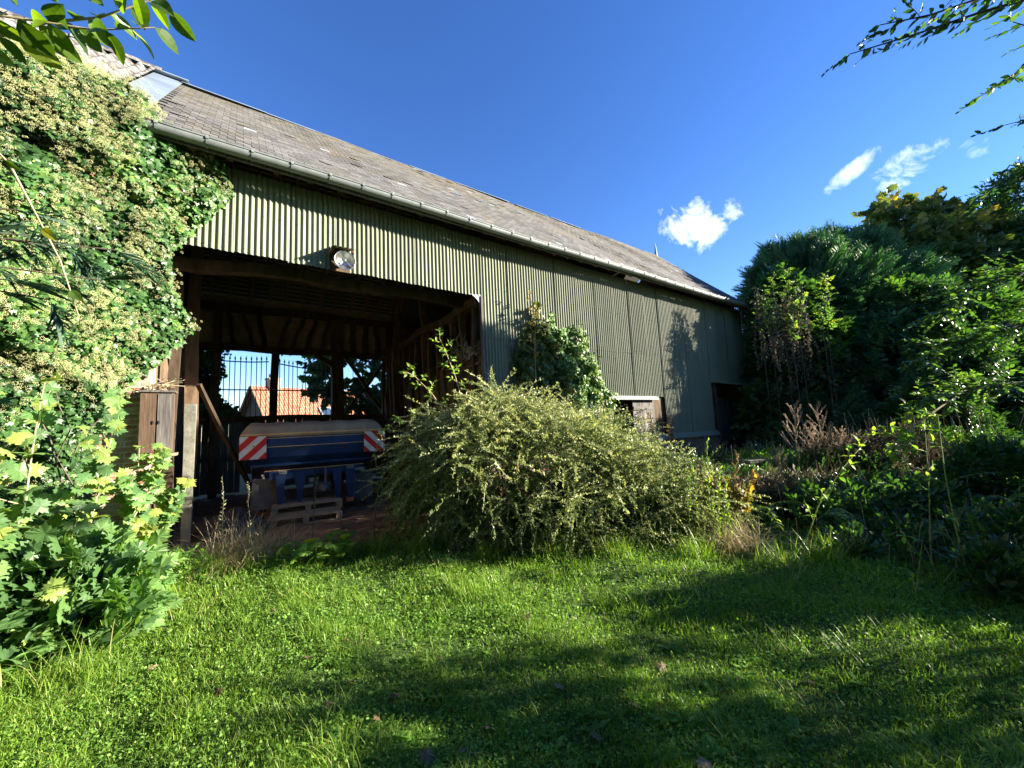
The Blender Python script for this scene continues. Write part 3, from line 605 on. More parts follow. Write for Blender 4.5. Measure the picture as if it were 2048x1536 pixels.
# left brick pier, side wall and pale door post
m = MB(); m.box(-2.2, -.86, -.02, .2, -.1, 5.5); m.box(-1.06, -.84, -.06, .35, -.1, 3.1, j=.006); m.build('brick_pier', BRICKL, barn, local=True)
m = MB(); m.box(-8.5, -2.2, .0, .2, -.1, 5.6); m.build('left_brick_wall', BRICKL, barn, local=True)
m = MB(); m.box(-.52, -.40, .42, .52, 0, 2.12, j=.012); m.build('whitewashed_post', STONE, barn, local=True)  # whitewash takes the darker stone material in place of shade
# spire of a far roof behind the ridge
s = empty('spire', (16.4, 41, 0), label='slender grey finial spire rising behind the slate ridge', cat='spire')
m = MB(); m.lathe([(3.0, 0), (3.0, 15), (.65, 17.2), (.30, 18.5), (.16, 19.5), (.03, 20.7)], 8); m.build('spire_roof', ZINCB, s, local=True)
m = MB(); m.box(-2.6, 2.6, -2.6, 2.6, 0, 14.9); m.build('tower', COB, s, local=True)
# ================================================================== THINGS IN AND ON THE BARN
# floodlight in its corrugated hood
fl = bempty('floodlight', 1.47, -.02, 4.41, label='round metal reflector lamp in a small iron hood on the corrugated wall above the opening', cat='floodlight')
m = MB()
V = []
n_ = 33
for q in range(n_):
    xq = -.20+.36*q/(n_-1); zc = .012*math.cos(2*math.pi*xq/PITCH)
    V += [(xq, 0, .30+zc), (xq, -.32, .19+zc*1.2)]
m.raw(V, [[[2*q, 2*q+1, 2*q+3, 2*q+2] for q in range(n_-1)]], .5)
V2 = [(v[0], v[1], v[2]-.005) for v in V]; m.raw(V2, [[[2*q+2, 2*q+3, 2*q+1, 2*q] for q in range(n_-1)]], .5); m.build('hood', IRONP, fl, smooth=True, local=True)
m = MB(); m.box(-.17, .13, -.05, -.02, -.12, .28, j=.006); m.box(-.20, -.16, -.26, -.05, .16, .2); m.box(.12, .15, -.26, -.05, .16, .2); m.build('back_board', WOOD, fl, local=True)
AX = rotm(np.array([[0, 0, 1.]]), np.array([[-.02, -.93, -.34]]))[0]
m = MB(); m.lathe([(.03, -.12), (.07, -.10), (.12, -.06), (.150, 0.), (.160, .012), (.165, .004), (.156, -.012), (.125, -.066), (.03, -.13), (.0, -.13)], 36, (AX, (0.0, -.26, 0))); m.lathe([(0, -.095), (.05, -.088), (.11, -.055), (.148, 0)], 36, (AX, (0.0, -.26, 0)))
m.build('reflector', CHROME, fl, smooth=True, local=True)
m = MB(); m.tube([np.array([0, -.26, 0]) + AX @ np.array(p) for p in ((-.10, .10, .012), (.10, -.10, .012))], .005, 5); m.lathe([(0, .03), (.018, .022), (.02, 0), (.01, -.05)], 12, (AX, (0, -.26, 0))); m.build('lamp_bar', ZINC, fl, local=True)
m = MB(); m.lathe([(0, .02), (.016, .012), (.02, -.01), (.012, -.04)], 12, (AX, np.array([0, -.26, 0]) + AX @ np.array([-.02, -.06, -.02]))); m.build('bulb', GLASS, fl, local=True)
m = MB(); m.box(-.02, .02, -.16, -.03, -.04, 0); m.tube([(.05, -.04, .27), (.08, -.06, .1), (.02, -.14, -.02)], .006, 5); m.build('bracket', RUST, fl, local=True)
# wooden cabinet hung on the left jamb
cb = bempty('wooden_cabinet', -.74, -.12, 1.42, label='weathered wooden cabinet hung on the brick jamb left of the opening', cat='cabinet')
m = MB(); m.box(-.16, .15, -.12, .10, .04, .80, j=.004); m.build('carcass', WOODR, cb, local=True)
for q, xq in enumerate((-.155, .005)):
    m = MB(); m.box(xq, xq+.145, -.142, -.122, .05, .78, j=.003); d = m.build('door', WOODR if q == 0 else WOODG, cb, local=True)
    m = MB(); m.box(xq+(.118 if q == 0 else .012), xq+(.13 if q == 0 else .024), -.157, -.143, .40, .44); m.build('handle', IRON, d, local=True)
m = MB(); m.box(-.2, .2, -.18, .1, -.005, .03, j=.003); m.build('shelf', PALLW, cb, local=True)
m = MB(); m.box(-.18, .17, -.15, .1, .80, .825, j=.003); m.build('top', WOODG, cb, local=True)
# wire and dried twigs lying on the cabinet
tw = MB()
for q in range(16): tw.tube([(rnd(-.15, .1), rnd(-.1, .08), .0), (rnd(-.15, .15), rnd(-.15, .05), .04+rnd(0, .05)), (rnd(-.05, .28), rnd(-.2, .0), .03+rnd(0, .12))], .004, 4)
t_ = bempty('twig_bundle', -.74, -.12, 2.25, label='small bundle of dry twigs lying on top of the wooden cabinet', cat='twigs'); tw.build('twigs', TWIG, t_, local=True)
# leaning pole
m = MB(); m.beam(B(-.46, 1.8, 2.55), B(.62, 3.2, .02), .07, .05, wob=.008); o = m.build('leaning_pole', SHADEW, origin=B(.62, 3.2, .02)); tag(o, 'long timber pole leaning to the left inside the dark bay', 'pole')
# dark bags by the left jamb
bg_ = bempty('sheeted_heap', .05, 1.3, 0, label='low heap covered in crumpled black sheeting behind the dry grass', cat='heap')
m = MB(); a, b = np.meshgrid(np.linspace(0, 2*math.pi, 49)[:-1], np.linspace(0, 1, 16)); rr = (1-b**2.2)*.46
X = rr*np.cos(a)*1.15; Y = rr*np.sin(a)*.8; Z = .44*b**.8; P = np.stack([X, Y, Z], -1).reshape(-1, 3); P += (lump(P, 4)*.03)[:, None]*np.array([1, 1, .8]) + (lump(P, 12)*.012)[:, None]
q = (np.arange(15)[:, None]*48+np.arange(48)[None]); q2 = (np.arange(15)[:, None]*48+((np.arange(48)+1) % 48)[None]); m.raw(P, [np.stack([q, q2, q2+48, q+48], -1).reshape(-1, 4)], .5); m.build('sheet', BLACKT, bg_, smooth=True, local=True)

# --------------------------------------------------- fertiliser spreader
sp_ = bempty('fertiliser_spreader', 1.43, 1.9, .0, rz=R(-7), label='blue mounted fertiliser spreader with beige cover and striped warning boards', cat='spreader')
HW = 1.24
def prof_strip(m, prof, x0, x1, inset=0., r=.5):
    V = []
    for (y, z, ins) in prof: V += [(x0+ins, y, z), (x1-ins, y, z)]
    m.raw(V, [[[2*q, 2*q+1, 2*q+3, 2*q+2] for q in range(len(prof)-1)]], r)
def hopper(prof_f, prof_b, name, mt):
    """closed shell from a front and a back profile (y, z, side inset)"""
    m = MB(); n_ = len(prof_f); V = []
    for (y, z, i_) in prof_f: V += [(-HW+i_, y, z), (HW-i_, y, z)]
    for (y, z, i_) in prof_b: V += [(-HW+i_, y, z), (HW-i_, y, z)]
    o = 2*n_; F = []
    for q in range(n_-1):
        F += [[2*q, 2*q+2, 2*q+3, 2*q+1], [o+2*q, o+2*q+1, o+2*q+3, o+2*q+2], [2*q, o+2*q, o+2*q+2, 2*q+2], [2*q+1, 2*q+3, o+2*q+3, o+2*q+1]]
    F += [[2*n_-2, o+2*n_-2, o+2*n_-1, 2*n_-1]]; m.raw(V, [F], .5); return m.build(name, mt, sp_, local=True)
pf = [(0, 1.64, 0), (0, 1.40, 0), (.01, 1.385, .0), (.045, 1.20, .02), (.16, 1.075, .10), (.10, 1.06, .10), (.10, 1.03, .14), (.26, .93, .32), (.22, .925, .32), (.22, .90, .33)]
pb = [(1.15-y_*.8, z_, i_) for y_, z_, i_ in pf]
hopper(pf, pb, 'hopper', BLUE)
for nm, z0, y0, h, ins in (('trim_strip', 1.555, -.006, .012, .02), ('trim_strip', 1.392, -.006, .012, .02), ('trim_strip', .925, .205, .014, .34)):
    m = MB(); m.box(-HW+ins, HW-ins, y0, y0+.012, z0, z0+h); m.build(nm, YEL, sp_, local=True)
m = MB()                                                # tarpaulin cover over hoops, sagging and bulged at the ends
nx_, na_ = 40, 14; V = []
for i in range(nx_+1):
    u_ = i/nx_; e = min(u_, 1-u_)*2; r_ = 1-.85*max(0, 1-e*7)**2; xq = (-HW-.04)+(2*HW+.08)*u_
    for j in range(na_+1):
        t_ = j/na_*math.pi; yq = .575-.60*math.cos(t_); zq = 1.62+(.26*r_+.012*math.sin(u_*31)*math.sin(t_))*math.sin(t_)**.35
        V.append((xq, yq, zq-(.03 if j in (0, na_) else 0)))
m.raw(V, [[[i*(na_+1)+j, (i+1)*(na_+1)+j, (i+1)*(na_+1)+j+1, i*(na_+1)+j+1] for i in range(nx_) for j in range(na_)]], .5)
e0 = [i for i in range(na_+1)]; e1 = [nx_*(na_+1)+i for i in range(na_+1)]; m.F.setdefault((na_+1, 0), []).append(np.array([e0[::-1]])); m.F[(na_+1, 0)].append(np.array([e1]))
cv = m.build('cover', TARP, sp_, smooth=True, local=True)
m = MB(); m.tube([(-HW-.03, -.02, 1.635), (HW+.03, -.02, 1.635)], .022, 8); m.build('cover_hem', YEL, cv, local=True)
def board(xc, sgn):
    """warning board, white sheet with red diagonals clipped to the square"""
    S_ = .212; zc = 1.40; m = MB(); m.box(xc-S_, xc+S_, -.06, -.05, zc-S_, zc+S_); b_ = m.build('warning_board', WHITE, sp_, local=True)
    def clip(poly, f):
        o = []
        for i in range(len(poly)):
            a, b = poly[i], poly[(i+1) % len(poly)]; fa, fb = f(a), f(b)
            if fa >= 0: o.append(a)
            if fa*fb < 0: t = fa/(fa-fb); o.append((a[0]+(b[0]-a[0])*t, a[1]+(b[1]-a[1])*t))
        return o
    stp = .141
    for q in (-1, 0, 1):
        c0 = .077+q*2*stp; lo, hi = c0-stp*.5, c0+stp*.5
        poly = [(-S_, -S_), (S_, -S_), (S_, S_), (-S_, S_)]
        fn = lambda p: sgn*p[0]-p[1]
        poly = clip(poly, lambda p: fn(p)-lo); poly = clip(poly, lambda p: hi-fn(p)) if len(poly) > 2 else poly
        if len(poly) > 2: m = MB(); m.raw([(xc+x_, -.063, zc+z_) for x_, z_ in poly], [[list(range(len(poly)))]], .5); m.build('red_stripe', RED, b_, local=True)
    m = MB(); m.lathe([(0, .006), (.011, .004), (.013, 0)], 10, (np.array([[1, 0, 0], [0, 0, -1], [0, 1, 0]]), (xc+.01, -.064, zc+.03))); m.build('bolt', IRON, b_, local=True)
board(-HW+.17, 1); board(HW-.15, -1)
m = MB(); m.box(-HW+.42, HW-.42, .20, .34, .79, .905); m.box(-HW+.42, -.2, .17, .2, .76, .87); m.build('cross_beam', BLUE, sp_, local=True)
for x0 in (-.62, -.28, .62, .38):                          # tapering frame legs
    w_ = .09; m = MB(); lean = -.02 if x0 < 0 else .02
    V = [(x0-w_, .14, .86), (x0+w_, .14, .86), (x0+w_, .26, .86), (x0-w_, .26, .86), (x0-.035+lean, .14, .27), (x0+.035+lean, .14, .27), (x0+.035+lean, .24, .27), (x0-.035+lean, .24, .27)]
    m.raw(V, [[[0, 1, 2, 3], [7, 6, 5, 4], [0, 4, 5, 1], [1, 5, 6, 2], [2, 6, 7, 3], [3, 7, 4, 0]]], .5); m.build('frame_leg', BLUE, sp_, local=True)
for x0 in (-.66, .56):
    m = MB(); m.box(x0, x0+.14, .12, .14, .86, .93)
    for q in range(3): m.lathe([(0, .012), (.013, .01), (.015, 0)], 6, (np.array([[1, 0, 0], [0, 0, -1], [0, 1, 0]]), (x0+.03+q*.04, .12, .90)))
    m.build('bolted_plate', ZINC, sp_, local=True)
m = MB(); m.raw([(-1.10, .28, .80), (-.62, .28, .80), (-.50, .30, .22), (-1.12, .30, .20), (-1.10, .32, .80), (-.62, .32, .80), (-.50, .34, .22), (-1.12, .34, .20)], [[[0, 3, 2, 1], [4, 5, 6, 7], [0, 1, 5, 4], [1, 2, 6, 5], [2, 3, 7, 6], [3, 0, 4, 7]]], .5)
for xq, zq in ((-1.02, .56), (-.84, .58), (-1.03, .38), (-.84, .39)): m.lathe([(0, .01), (.012, .006), (.013, 0)], 8, (np.array([[1, 0, 0], [0, 0, -1], [0, 1, 0]]), (xq, .278, zq)))
m.build('disc_guard', GREY, sp_, local=True)
m = MB(); m.raw([(1.10, .28, .80), (.66, .28, .80), (.56, .30, .22), (1.10, .30, .20), (1.10, .32, .80), (.66, .32, .80), (.56, .34, .22), (1.10, .34, .20)], [[[1, 2, 3, 0], [7, 6, 5, 4], [4, 5, 1, 0], [5, 6, 2, 1], [6, 7, 3, 2], [7, 4, 0, 3]]], .5); m.build('disc_guard', GREY, sp_, local=True)
m = MB(); m.lathe([(.0, .0), (.09, .0), (.10, .05), (.08, .16), (.05, .2), (0, .2)], 16, (np.array([[1, 0, 0], [0, 0, -1], [0, 1, 0]]), (.12, .2, .52))); m.box(-.02, .26, .22, .5, .44, .62); m.build('gearbox', GREY, sp_, smooth=False, local=True)
m = MB(); m.tube([(-.03, .16, .92), (-.02, .1, .7), (-.06, .06, .45), (-.05, .05, .12)], .012, 6); m.tube([(.1, .12, .9), (-.02, .08, .8), (-.07, .05, .55), (-.06, .04, .3)], .010, 6); m.tube([(-.33, .1, .52), (-.2, .08, .49), (-.1, .09, .5)], .008, 5); m.build('hydraulic_hoses', BLACKT, sp_, local=True)
m = MB(); m.tube([(.16, .12, .93), (.16, .10, .62)], .022, 8); m.build('lift_ram', GREY, sp_, local=True)
m = MB(); m.box(-.13, -.0, .11, .13, .66, .74); m.build('tag_plate', PALEP, sp_, local=True)
m = MB(); m.box(.72, .92, .185, .195, .80, .86); m.build('maker_plate', PALEP, sp_, local=True)
for xq in (-.70, -.04, .62): m = MB(); m.box(xq-.07, xq+.07, .06, .34, .20, .27, j=.004); m.build('foot', RUST, sp_, local=True)
for xq in (-.25, .48): m = MB(); m.box(xq-.09, xq+.09, .014, .024, 1.32, 1.35); m.build('grip_slot', BLACKT, sp_, local=True)
for zq, xq in ((.86, -.93), (.81, -.91)): m = MB(); m.lathe([(0, .02), (.02, .012), (.024, 0), (.02, -.02)], 10, (np.array([[1, 0, 0], [0, 0, -1], [0, 1, 0]]), (xq, .18, zq))); m.build('side_lamp', WHITE, sp_, local=True)
# pallets beneath
def pallet(x, y, z, rz_, label):
    p = bempty('pallet', x, y, z, rz=rz_, label=label, cat='pallet', group='wooden pallets under the spreader')
    for q in range(7): m = MB(); yy_ = -.4+q*.133-.045; m.box(-.6, .6, yy_, yy_+.09, .122, .142, j=.003); m.build('top_board', PALLW, p, local=True)
    for yy_ in (-.4, 0, .355):
        m = MB(); m.box(-.6, .6, yy_-.04, yy_+.05, 0, .02, j=.003); m.build('bottom_board', PALLW, p, local=True)
        for xx_ in (-.55, 0, .55): m = MB(); m.box(xx_-.05, xx_+.05, yy_-.04, yy_+.05, .022, .12, j=.004); m.build('block', PALLW, p, local=True)
    return p
pallet(1.22, 1.75, .0, R(-8), 'lower wooden pallet, standing on the earth floor under the spreader'); pallet(1.30, 2.15, .145, R(-6), 'upper wooden pallet, laid on the other one just under the spreader frame')
# firewood heap
E2 = []
for q in range(22):
    lay = q//5; x = 2.95+rnd(-.22, .22)+.02*lay; y = .75+rnd(-.12, .3); z = .12+lay*.15+rnd(-.02, .02); L = rnd(.16, .32); r_ = rnd(.055, .085)
    o = bempty('firewood_log', x, y, z, rz=rnd(-.5, .5)); m = MB()
    if q in (1, 3): m.box(-.10, .10, -.10, .10, -.09, .09, j=.012); m.build('wood_block', LOGW, o, local=True); nm = 'log'
    else:
        a = np.arange(9)*2*math.pi/9; rr = r_*(1+rng.uniform(-.18, .12, 9)); V = [(rr[j]*math.cos(a[j]), yy_, rr[j]*math.sin(a[j])) for yy_ in (-L/2, L/2) for j in range(9)]
        m.raw(V, [[[j, (j+1) % 9, (j+1) % 9+9, j+9] for j in range(9)]], rnd(), mi=0); m.raw(V, [[list(range(9))[::-1], list(range(9, 18))]], rnd(), mi=1)
        m.build('wood_piece', [BARK, LOGW], o, local=True)
    tag(o, 'split log in the firewood heap beside the spreader', 'log', 'firewood heap by the right wall of the bay')
# dead twigs hanging over the broken daub wall
m = MB()
for q in range(18):
    p = np.array([3.95+rnd(0, .2), .15+rnd(0, .7), 3.15+rnd(-.1, .1)]); pts = [p]
    for k_ in range(5): p = p + np.array([rnd(-.12, .08), rnd(-.14, .10), rnd(-.08, .16)]); pts.append(p)
    m.tube(Ba(pts), .005, 4)
o = m.build('dead_creeper', TWIG, origin=B(4.1, .4, 3.15)); tag(o, 'tangle of bare dead creeper stems on the broken daub partition', 'creeper')

# ================================================================== BEYOND THE BARN
hs_ = empty('red_roofed_house', (-19.9, 30, 0), rz=R(90-32), label='house with dark gable and red clay tiled roof beyond the rear railings', cat='house')
# local x along the ridge (away), local y to the left
L_, HWd, eh, rh_ = 16, 3.6, 1.2, 5.55
m = MB(); m.box(0, L_, -HWd+.3, HWd-.3, -.5, eh+.1); m.raw([(0, -HWd+.3, eh+.1), (0, HWd-.3, eh+.1), (0, 0, rh_-.15)], [[[0, 2, 1]]], .5); m.build('walls', CREAM, hs_, local=True)
for sg in (-1, 1):
    m = MB(); m.raw([(-.35, 0, rh_), (L_+.3, 0, rh_), (L_+.3, sg*HWd, eh), (-.35, sg*HWd, eh), (-.35, 0, rh_-.15), (L_+.3, 0, rh_-.15), (L_+.3, sg*HWd, eh-.15), (-.35, sg*HWd, eh-.15)], [[[0, 1, 2, 3], [7, 6, 5, 4], [0, 3, 7, 4], [2, 6, 7, 3]]], .5); rf = m.build('roof_slope', RTILE, hs_, local=True)
    m = MB(); m.box(-.40, -.34, 0, 0, 0, 0); m = MB(); m.beam((-.38, 0, rh_-.1), (-.38, sg*HWd, eh-.08), .06, .22, wob=.0); m.build('bargeboard', WOOD, hs_, local=True)
m = MB(); m.box(.9, 1.7, -.35, .35, rh_-.7, rh_+.65); m.box(.85, 1.75, -.4, .4, rh_+.55, rh_+.68); ch_ = m.build('chimney', BRICKL, hs_, local=True)
for xq in (1.1, 1.45): m = MB(); m.lathe([(.1, 0), (.12, .3), (.09, .32)], 10, (np.eye(3), (xq, 0, rh_+.68))); m.build('chimney_pot', RTILE, ch_, local=True)
sk = math.atan2(rh_-eh, HWd); M_ = np.array([[1, 0, 0], [0, -math.cos(sk), -math.sin(sk)], [0, -math.sin(sk)*1, math.cos(sk)]])
def onroof(x, s_, h): return (x, -s_*math.cos(sk)-h*math.sin(sk)*1, rh_-s_*math.sin(sk)+h*math.cos(sk))
m = MB(); c_ = [onroof(x, s_, h) for h in (.02, .14) for x, s_ in ((4.2, 2.3), (5.3, 2.3), (5.3, 3.5), (4.2, 3.5))]; m.raw(c_, [[[4, 5, 6, 7], [0, 4, 7, 3], [1, 2, 6, 5], [3, 7, 6, 2], [0, 1, 5, 4]]], .5); sk_ = m.build('skylight', PALEP, hs_, local=True)
m = MB(); m.raw([onroof(x, s_, .15) for x, s_ in ((4.32, 2.42), (5.18, 2.42), (5.18, 3.38), (4.32, 3.38))], [[[0, 1, 2, 3]]], .5); m.build('pane', GLASS, sk_, local=True)
print('things done')
# ================================================================== VEGETATION
ov2 = T_oval(.5, .12, .18, seg=2); ov3 = T_oval(.52, .14, .25, seg=3); nar2 = T_oval(.3, .1, .2, seg=2)
SPR = [T_sprig(ov2, 9, .40, 58, .35, False, q) for q in range(3)]
SPRr = [T_sprig(ov2, 11, .36, 70, .25, True, q+5) for q in range(3)]
SPN = [T_sprig(nar2, 12, .42, 50, .5, True, q+9) for q in range(3)]
SPM = [T_sprig(mapT, 6, .55, 70, .3, True, q+3) for q in range(3)]
SPI = [T_sprig(ivyT, 8, .38, 75, .2, True, q+13) for q in range(3)]
CONT = [T_conifer(q) for q in range(4)]
UP = np.array([0, 0, 1.])
def arc(p0, d, L, n=8, droop=.3, wander=.03):
    p = np.array(p0, float); d = np.array(d, float); d /= np.linalg.norm(d); pts = [p.copy()]
    for q in range(n-1):
        d = d + np.array([rnd(-1, 1), rnd(-1, 1), rnd(-1, 1)])*wander - UP*droop/n; d /= np.linalg.norm(d); p = p + d*L/(n-1); pts.append(p.copy())
    return np.array(pts)
def along(pts, t):
    pts = np.asarray(pts); L = np.concatenate([[0], np.cumsum(np.linalg.norm(np.diff(pts, axis=0), axis=1))]); s = t*L[-1]
    P = np.stack([np.interp(s, L, pts[:, k]) for k in range(3)], 1); P2 = np.stack([np.interp(s+L[-1]*.02, L, pts[:, k]) for k in range(3)], 1); P1 = np.stack([np.interp(s-L[-1]*.02, L, pts[:, k]) for k in range(3)], 1)
    T = P2-P1; T /= np.maximum(np.linalg.norm(T, axis=1), 1e-9)[:, None]; return P, T
def leaves_on(m, pts, tpl, n, size, t0=.1, t1=1., ang=55, face=(0, 0, 1), fj=.45, r=None, taper=.3, opp=False, droopy=0.):
    t = np.linspace(t0, t1, n)
    if opp: t = np.repeat(np.linspace(t0, t1, (n+1)//2), 2)[:n]
    P, T = along(pts, t); S_ = np.cross(T, UP); S_ /= np.maximum(np.linalg.norm(S_, axis=1), 1e-6)[:, None]
    sg = np.where(np.arange(n) % 2 == 0, 1, -1)[:, None]; a = np.radians(ang+rng.uniform(-15, 15, n))[:, None]
    if opp: ph = (np.arange(n)//2 % 2)[:, None]*1.3; S2 = np.cross(S_, T); S_ = S_*np.cos(ph)+S2*np.sin(ph)
    y = S_*sg*np.sin(a) + T*np.cos(a) + rng.normal(size=(n, 3))*.12 - UP*droopy; z = np.asarray(face)+rng.normal(size=(n, 3))*fj
    m.inst(tpl, P, rotm(y, z), size*rng.uniform(.75, 1.2, n)*(1-taper*t), r)
def surf(blobs, n, inner=.0, lumps=.18, lsc=1.1, hemi=None):
    """points and outward normals on a lumpy union of ellipsoids; blobs = (cx,cy,cz,rx,ry,rz)"""
    bl = np.array(blobs, float); wt = (bl[:, 3]*bl[:, 4]+bl[:, 4]*bl[:, 5]+bl[:, 3]*bl[:, 5]); wt /= wt.sum(); k = rng.choice(len(bl), int(n*1.9), p=wt)
    d = rng.normal(size=(len(k), 3)); d /= np.linalg.norm(d, axis=1)[:, None]; rad = bl[k, 3:6]
    rr = 1 + lumps*lump(bl[k, :3]+d*rad, lsc) - np.abs(rng.normal(size=len(k)))*inner; P = bl[k, :3]+d*rad*rr[:, None]; N = d/rad; N /= np.linalg.norm(N, axis=1)[:, None]
    ok = np.ones(len(P), bool)
    for b in bl: ok &= (((P-b[:3])/b[3:6])**2).sum(1) > .72 - .5*min(inner, .8)
    ok &= P[:, 2] > .03
    if hemi is not None: ok &= hemi(P)
    return P[ok][:n], N[ok][:n]
def crown(m, blobs, tpls, n, size, inner=.12, up=.35, droop=0., lumps=.2, lsc=1.1, spread=.45, hemi=None, rbase=None):
    P, N = surf(blobs, n, inner, lumps, lsc, hemi)
    k = rng.integers(0, len(tpls), len(P)); cl = .5+.5*np.clip(lump(P, 1.6), -1, 1)
    y = N + np.array([0, 0, up-droop]) + rng.normal(size=N.shape)*spread; z = UP*.9 + N*.5 + rng.normal(size=N.shape)*.35
    Rm = rotm(y, z); s = size*rng.uniform(.7, 1.3, len(P))
    for q, t in enumerate(tpls):
        i = k == q; r = np.clip(.15+.45*cl[i]+rng.normal(size=i.sum())*.17, 0, 1) if rbase is None else rbase(P[i])
        m.inst(t, P[i]-Rm[i, :, 1]*s[i, None]*.5, Rm[i], s[i], r)
def tree(name, label, cat, base, blobs, tpls, n, size, mt, h, tr=.12, group=None, limbs=7, bark=None, extra=None, **kw):
    base = np.array(base, float); base[2] = float(gh(base[0], base[1])) if len(base) > 2 and base[2] == 0 else base[2]
    o = empty(name, base, label=label, cat=cat, group=group); m = MB(); top = base+np.array([rnd(-.2, .2), rnd(-.2, .2), h*.8])
    pts = np.array([base+(top-base)*q/7+np.array([math.sin(q*1.3), math.cos(q*1.7), 0])*.05*h/4*(q/7) for q in range(8)]); m.tube(pts, np.linspace(tr, tr*.3, 8), 8)
    bl = np.array(blobs)
    for q in range(limbs):
        b = bl[q % len(bl)]; t = rnd(.2, .75); p0 = along(pts, np.array([t]))[0][0]; p1 = b[:3]+np.array([rnd(-.6, .6)*b[3], rnd(-.6, .6)*b[4], rnd(-.2, .7)*b[5]])
        mid = (p0+p1)/2+np.array([rnd(-.2, .2), rnd(-.2, .2), -.1]); m.tube([p0, (p0+mid)/2+[0, 0, .02], mid, p1], np.array([1, .8, .6, .2])*tr*.45, 5)
    m2 = MB(); crown(m2, blobs, tpls, n, size, **kw)
    if extra: extra(m2, m)
    wpart(m, 'trunk' if tr > .05 else 'stems', bark or BARK, o); wpart(m2, 'foliage' if tr < .08 else 'crown', mt, o); return o

# ---------------------------------------------------------------- ivy wall on the left
iv = bempty('flowering_ivy', -2.4, -.2, 0, label='huge mass of flowering ivy smothering the left end of the barn up to the eaves', cat='ivy')
def xr(z): return np.interp(z, [0, .9, 1.6, 2.3, 2.7, 3.15, 3.6, 4.1, 4.6, 4.9, 5.2, 5.5, 5.75, 6.0, 6.2], [-1.35, -1.30, -1.28, -1.02, -.72, -.42, -.66, -.72, -.42, -.22, -.04, -.12, -.62, -1.0, -1.3])
def ivsurf(n, deep):
    z = rng.uniform(0, 6.35, n); x = xr(z) - rng.random(n)**1.1*3.9
    e = np.clip((xr(z)-x)/.5, 0, 1)**.6
    T = (.16 + .42*np.clip((-x-.5)/1.2, 0, 1) + .42*np.clip((-x-1.4)/1.2, 0, 1))*(.55+.45*e); Q = np.stack([x, np.zeros(n), z], 1); lp = lump(Q, 1.5); lp2 = lump(Q, 4)
    T = T*(1+.34*lp)+.11*lp2+.06
    T = np.where((z > 5.0) & (x < -.72), np.maximum(T, (.70+.06*lp2)*np.clip((-.72-x)/.25, 0, 1)), T)
    ztop = 6.2+.10*lp2+.1*np.sin(x*3); over = np.clip((z-5.65)/.6, 0, 1); T = T*(1-.2*over)
    y = -np.clip(T, .06, 1.7)+np.abs(rng.normal(size=n))*deep; y = np.minimum(y, -.03)
    y = np.where(z > 5.7, np.maximum(y, -.82+(z-5.7)*1.0), y)
    N = np.stack([.25+.5*(1-e)-.12*lp2, -np.ones(n), .25+.35*over-.25*lp], 1)+rng.normal(size=(n, 3))*.3
    ok = z < ztop
    return Ba(np.stack([x, y, z], 1))[ok], (N[:, :1]*ua+N[:, 1:2]*na+N[:, 2:3]*UP)[ok], lp[ok], np.stack([x, y, z], 1)[ok], ok
m = MB()
for n_, dp, sz in ((30000, .05, .068), (16000, .22, .08)):
    P, N, lp, Q, _ = ivsurf(n_, dp); y = -UP*.7 + rng.normal(size=N.shape)*.55; m.inst(ivyT, P, rotm(y, N), sz*rng.uniform(.6, 1.25, len(P)), np.clip(.42+.2*lp+rng.normal(size=len(P))*.2, 0, 1))
wpart(m, 'leaves', IVY, iv)
octa = (np.array([(1, 0, 0), (-1, 0, 0), (0, 1, 0), (0, -1, 0), (0, 0, 1), (0, 0, -1)], float), [np.array([(0, 2, 4), (2, 1, 4), (1, 3, 4), (3, 0, 4), (2, 0, 5), (1, 2, 5), (3, 1, 5), (0, 3, 5)])])
pr = []
for q in range(13):
    a = q*2.4; zq = .15+.8*(q+.5)/13; rr_ = math.sqrt(max(0, 1-(zq-.15)**2)); p = np.array([rr_*math.cos(a), zq+.1, rr_*math.sin(a)]); pr.append((octa[0]*.20+p, octa[1], rnd(-.2, .2)))
pr.append((np.array([(-.03, -1.4, 0), (.03, -1.4, 0), (.03, .2, 0), (-.03, .2, 0)], float), [np.array([(0, 1, 2), (0, 2, 3)])], -.4))
umb = merge(pr)
m = MB(); P, N, lp, Q, _ = ivsurf(6500, .02); lp3 = lump(Q, 2.3)
dens = (lp3 > -.3) & ((Q[:, 2] > 2.2) | (rng.random(len(Q)) < .25)) & ~((Q[:, 0] > -.9) & (Q[:, 2] < 5.4) & (rng.random(len(Q)) < .6)); P = P[dens]; N = N[dens]
for q in range(5):
    off = rng.normal(size=P.shape)*.045; y = N/np.linalg.norm(N, axis=1)[:, None]+rng.normal(size=N.shape)*.35+UP*.25; Rm = rotm(y, rng.normal(size=N.shape)); s_ = rng.uniform(.015, .025, len(P)); sel = rng.random(len(P)) < .8
    m.inst(umb, (P+off+y*.045)[sel], Rm[sel], s_[sel], np.clip(rng.normal(size=sel.sum())*.2+.55, 0, 1))
wpart(m, 'flower_umbels', IVYF, iv)
m = MB()
for q in range(8):
    x0 = rnd(-3, -1.3); z = rnd(.2, 2); pts = [B(x0, -.15-rnd(0, .5), z)]
    for k_ in range(7): pts.append(pts[-1]+ua*rnd(-.2, .25)+na*rnd(-.1, .05)+UP*rnd(.2, .5))
    m.tube(pts, np.linspace(.009, .003, 8), 5)
wpart(m, 'stems', DTWIG, iv)

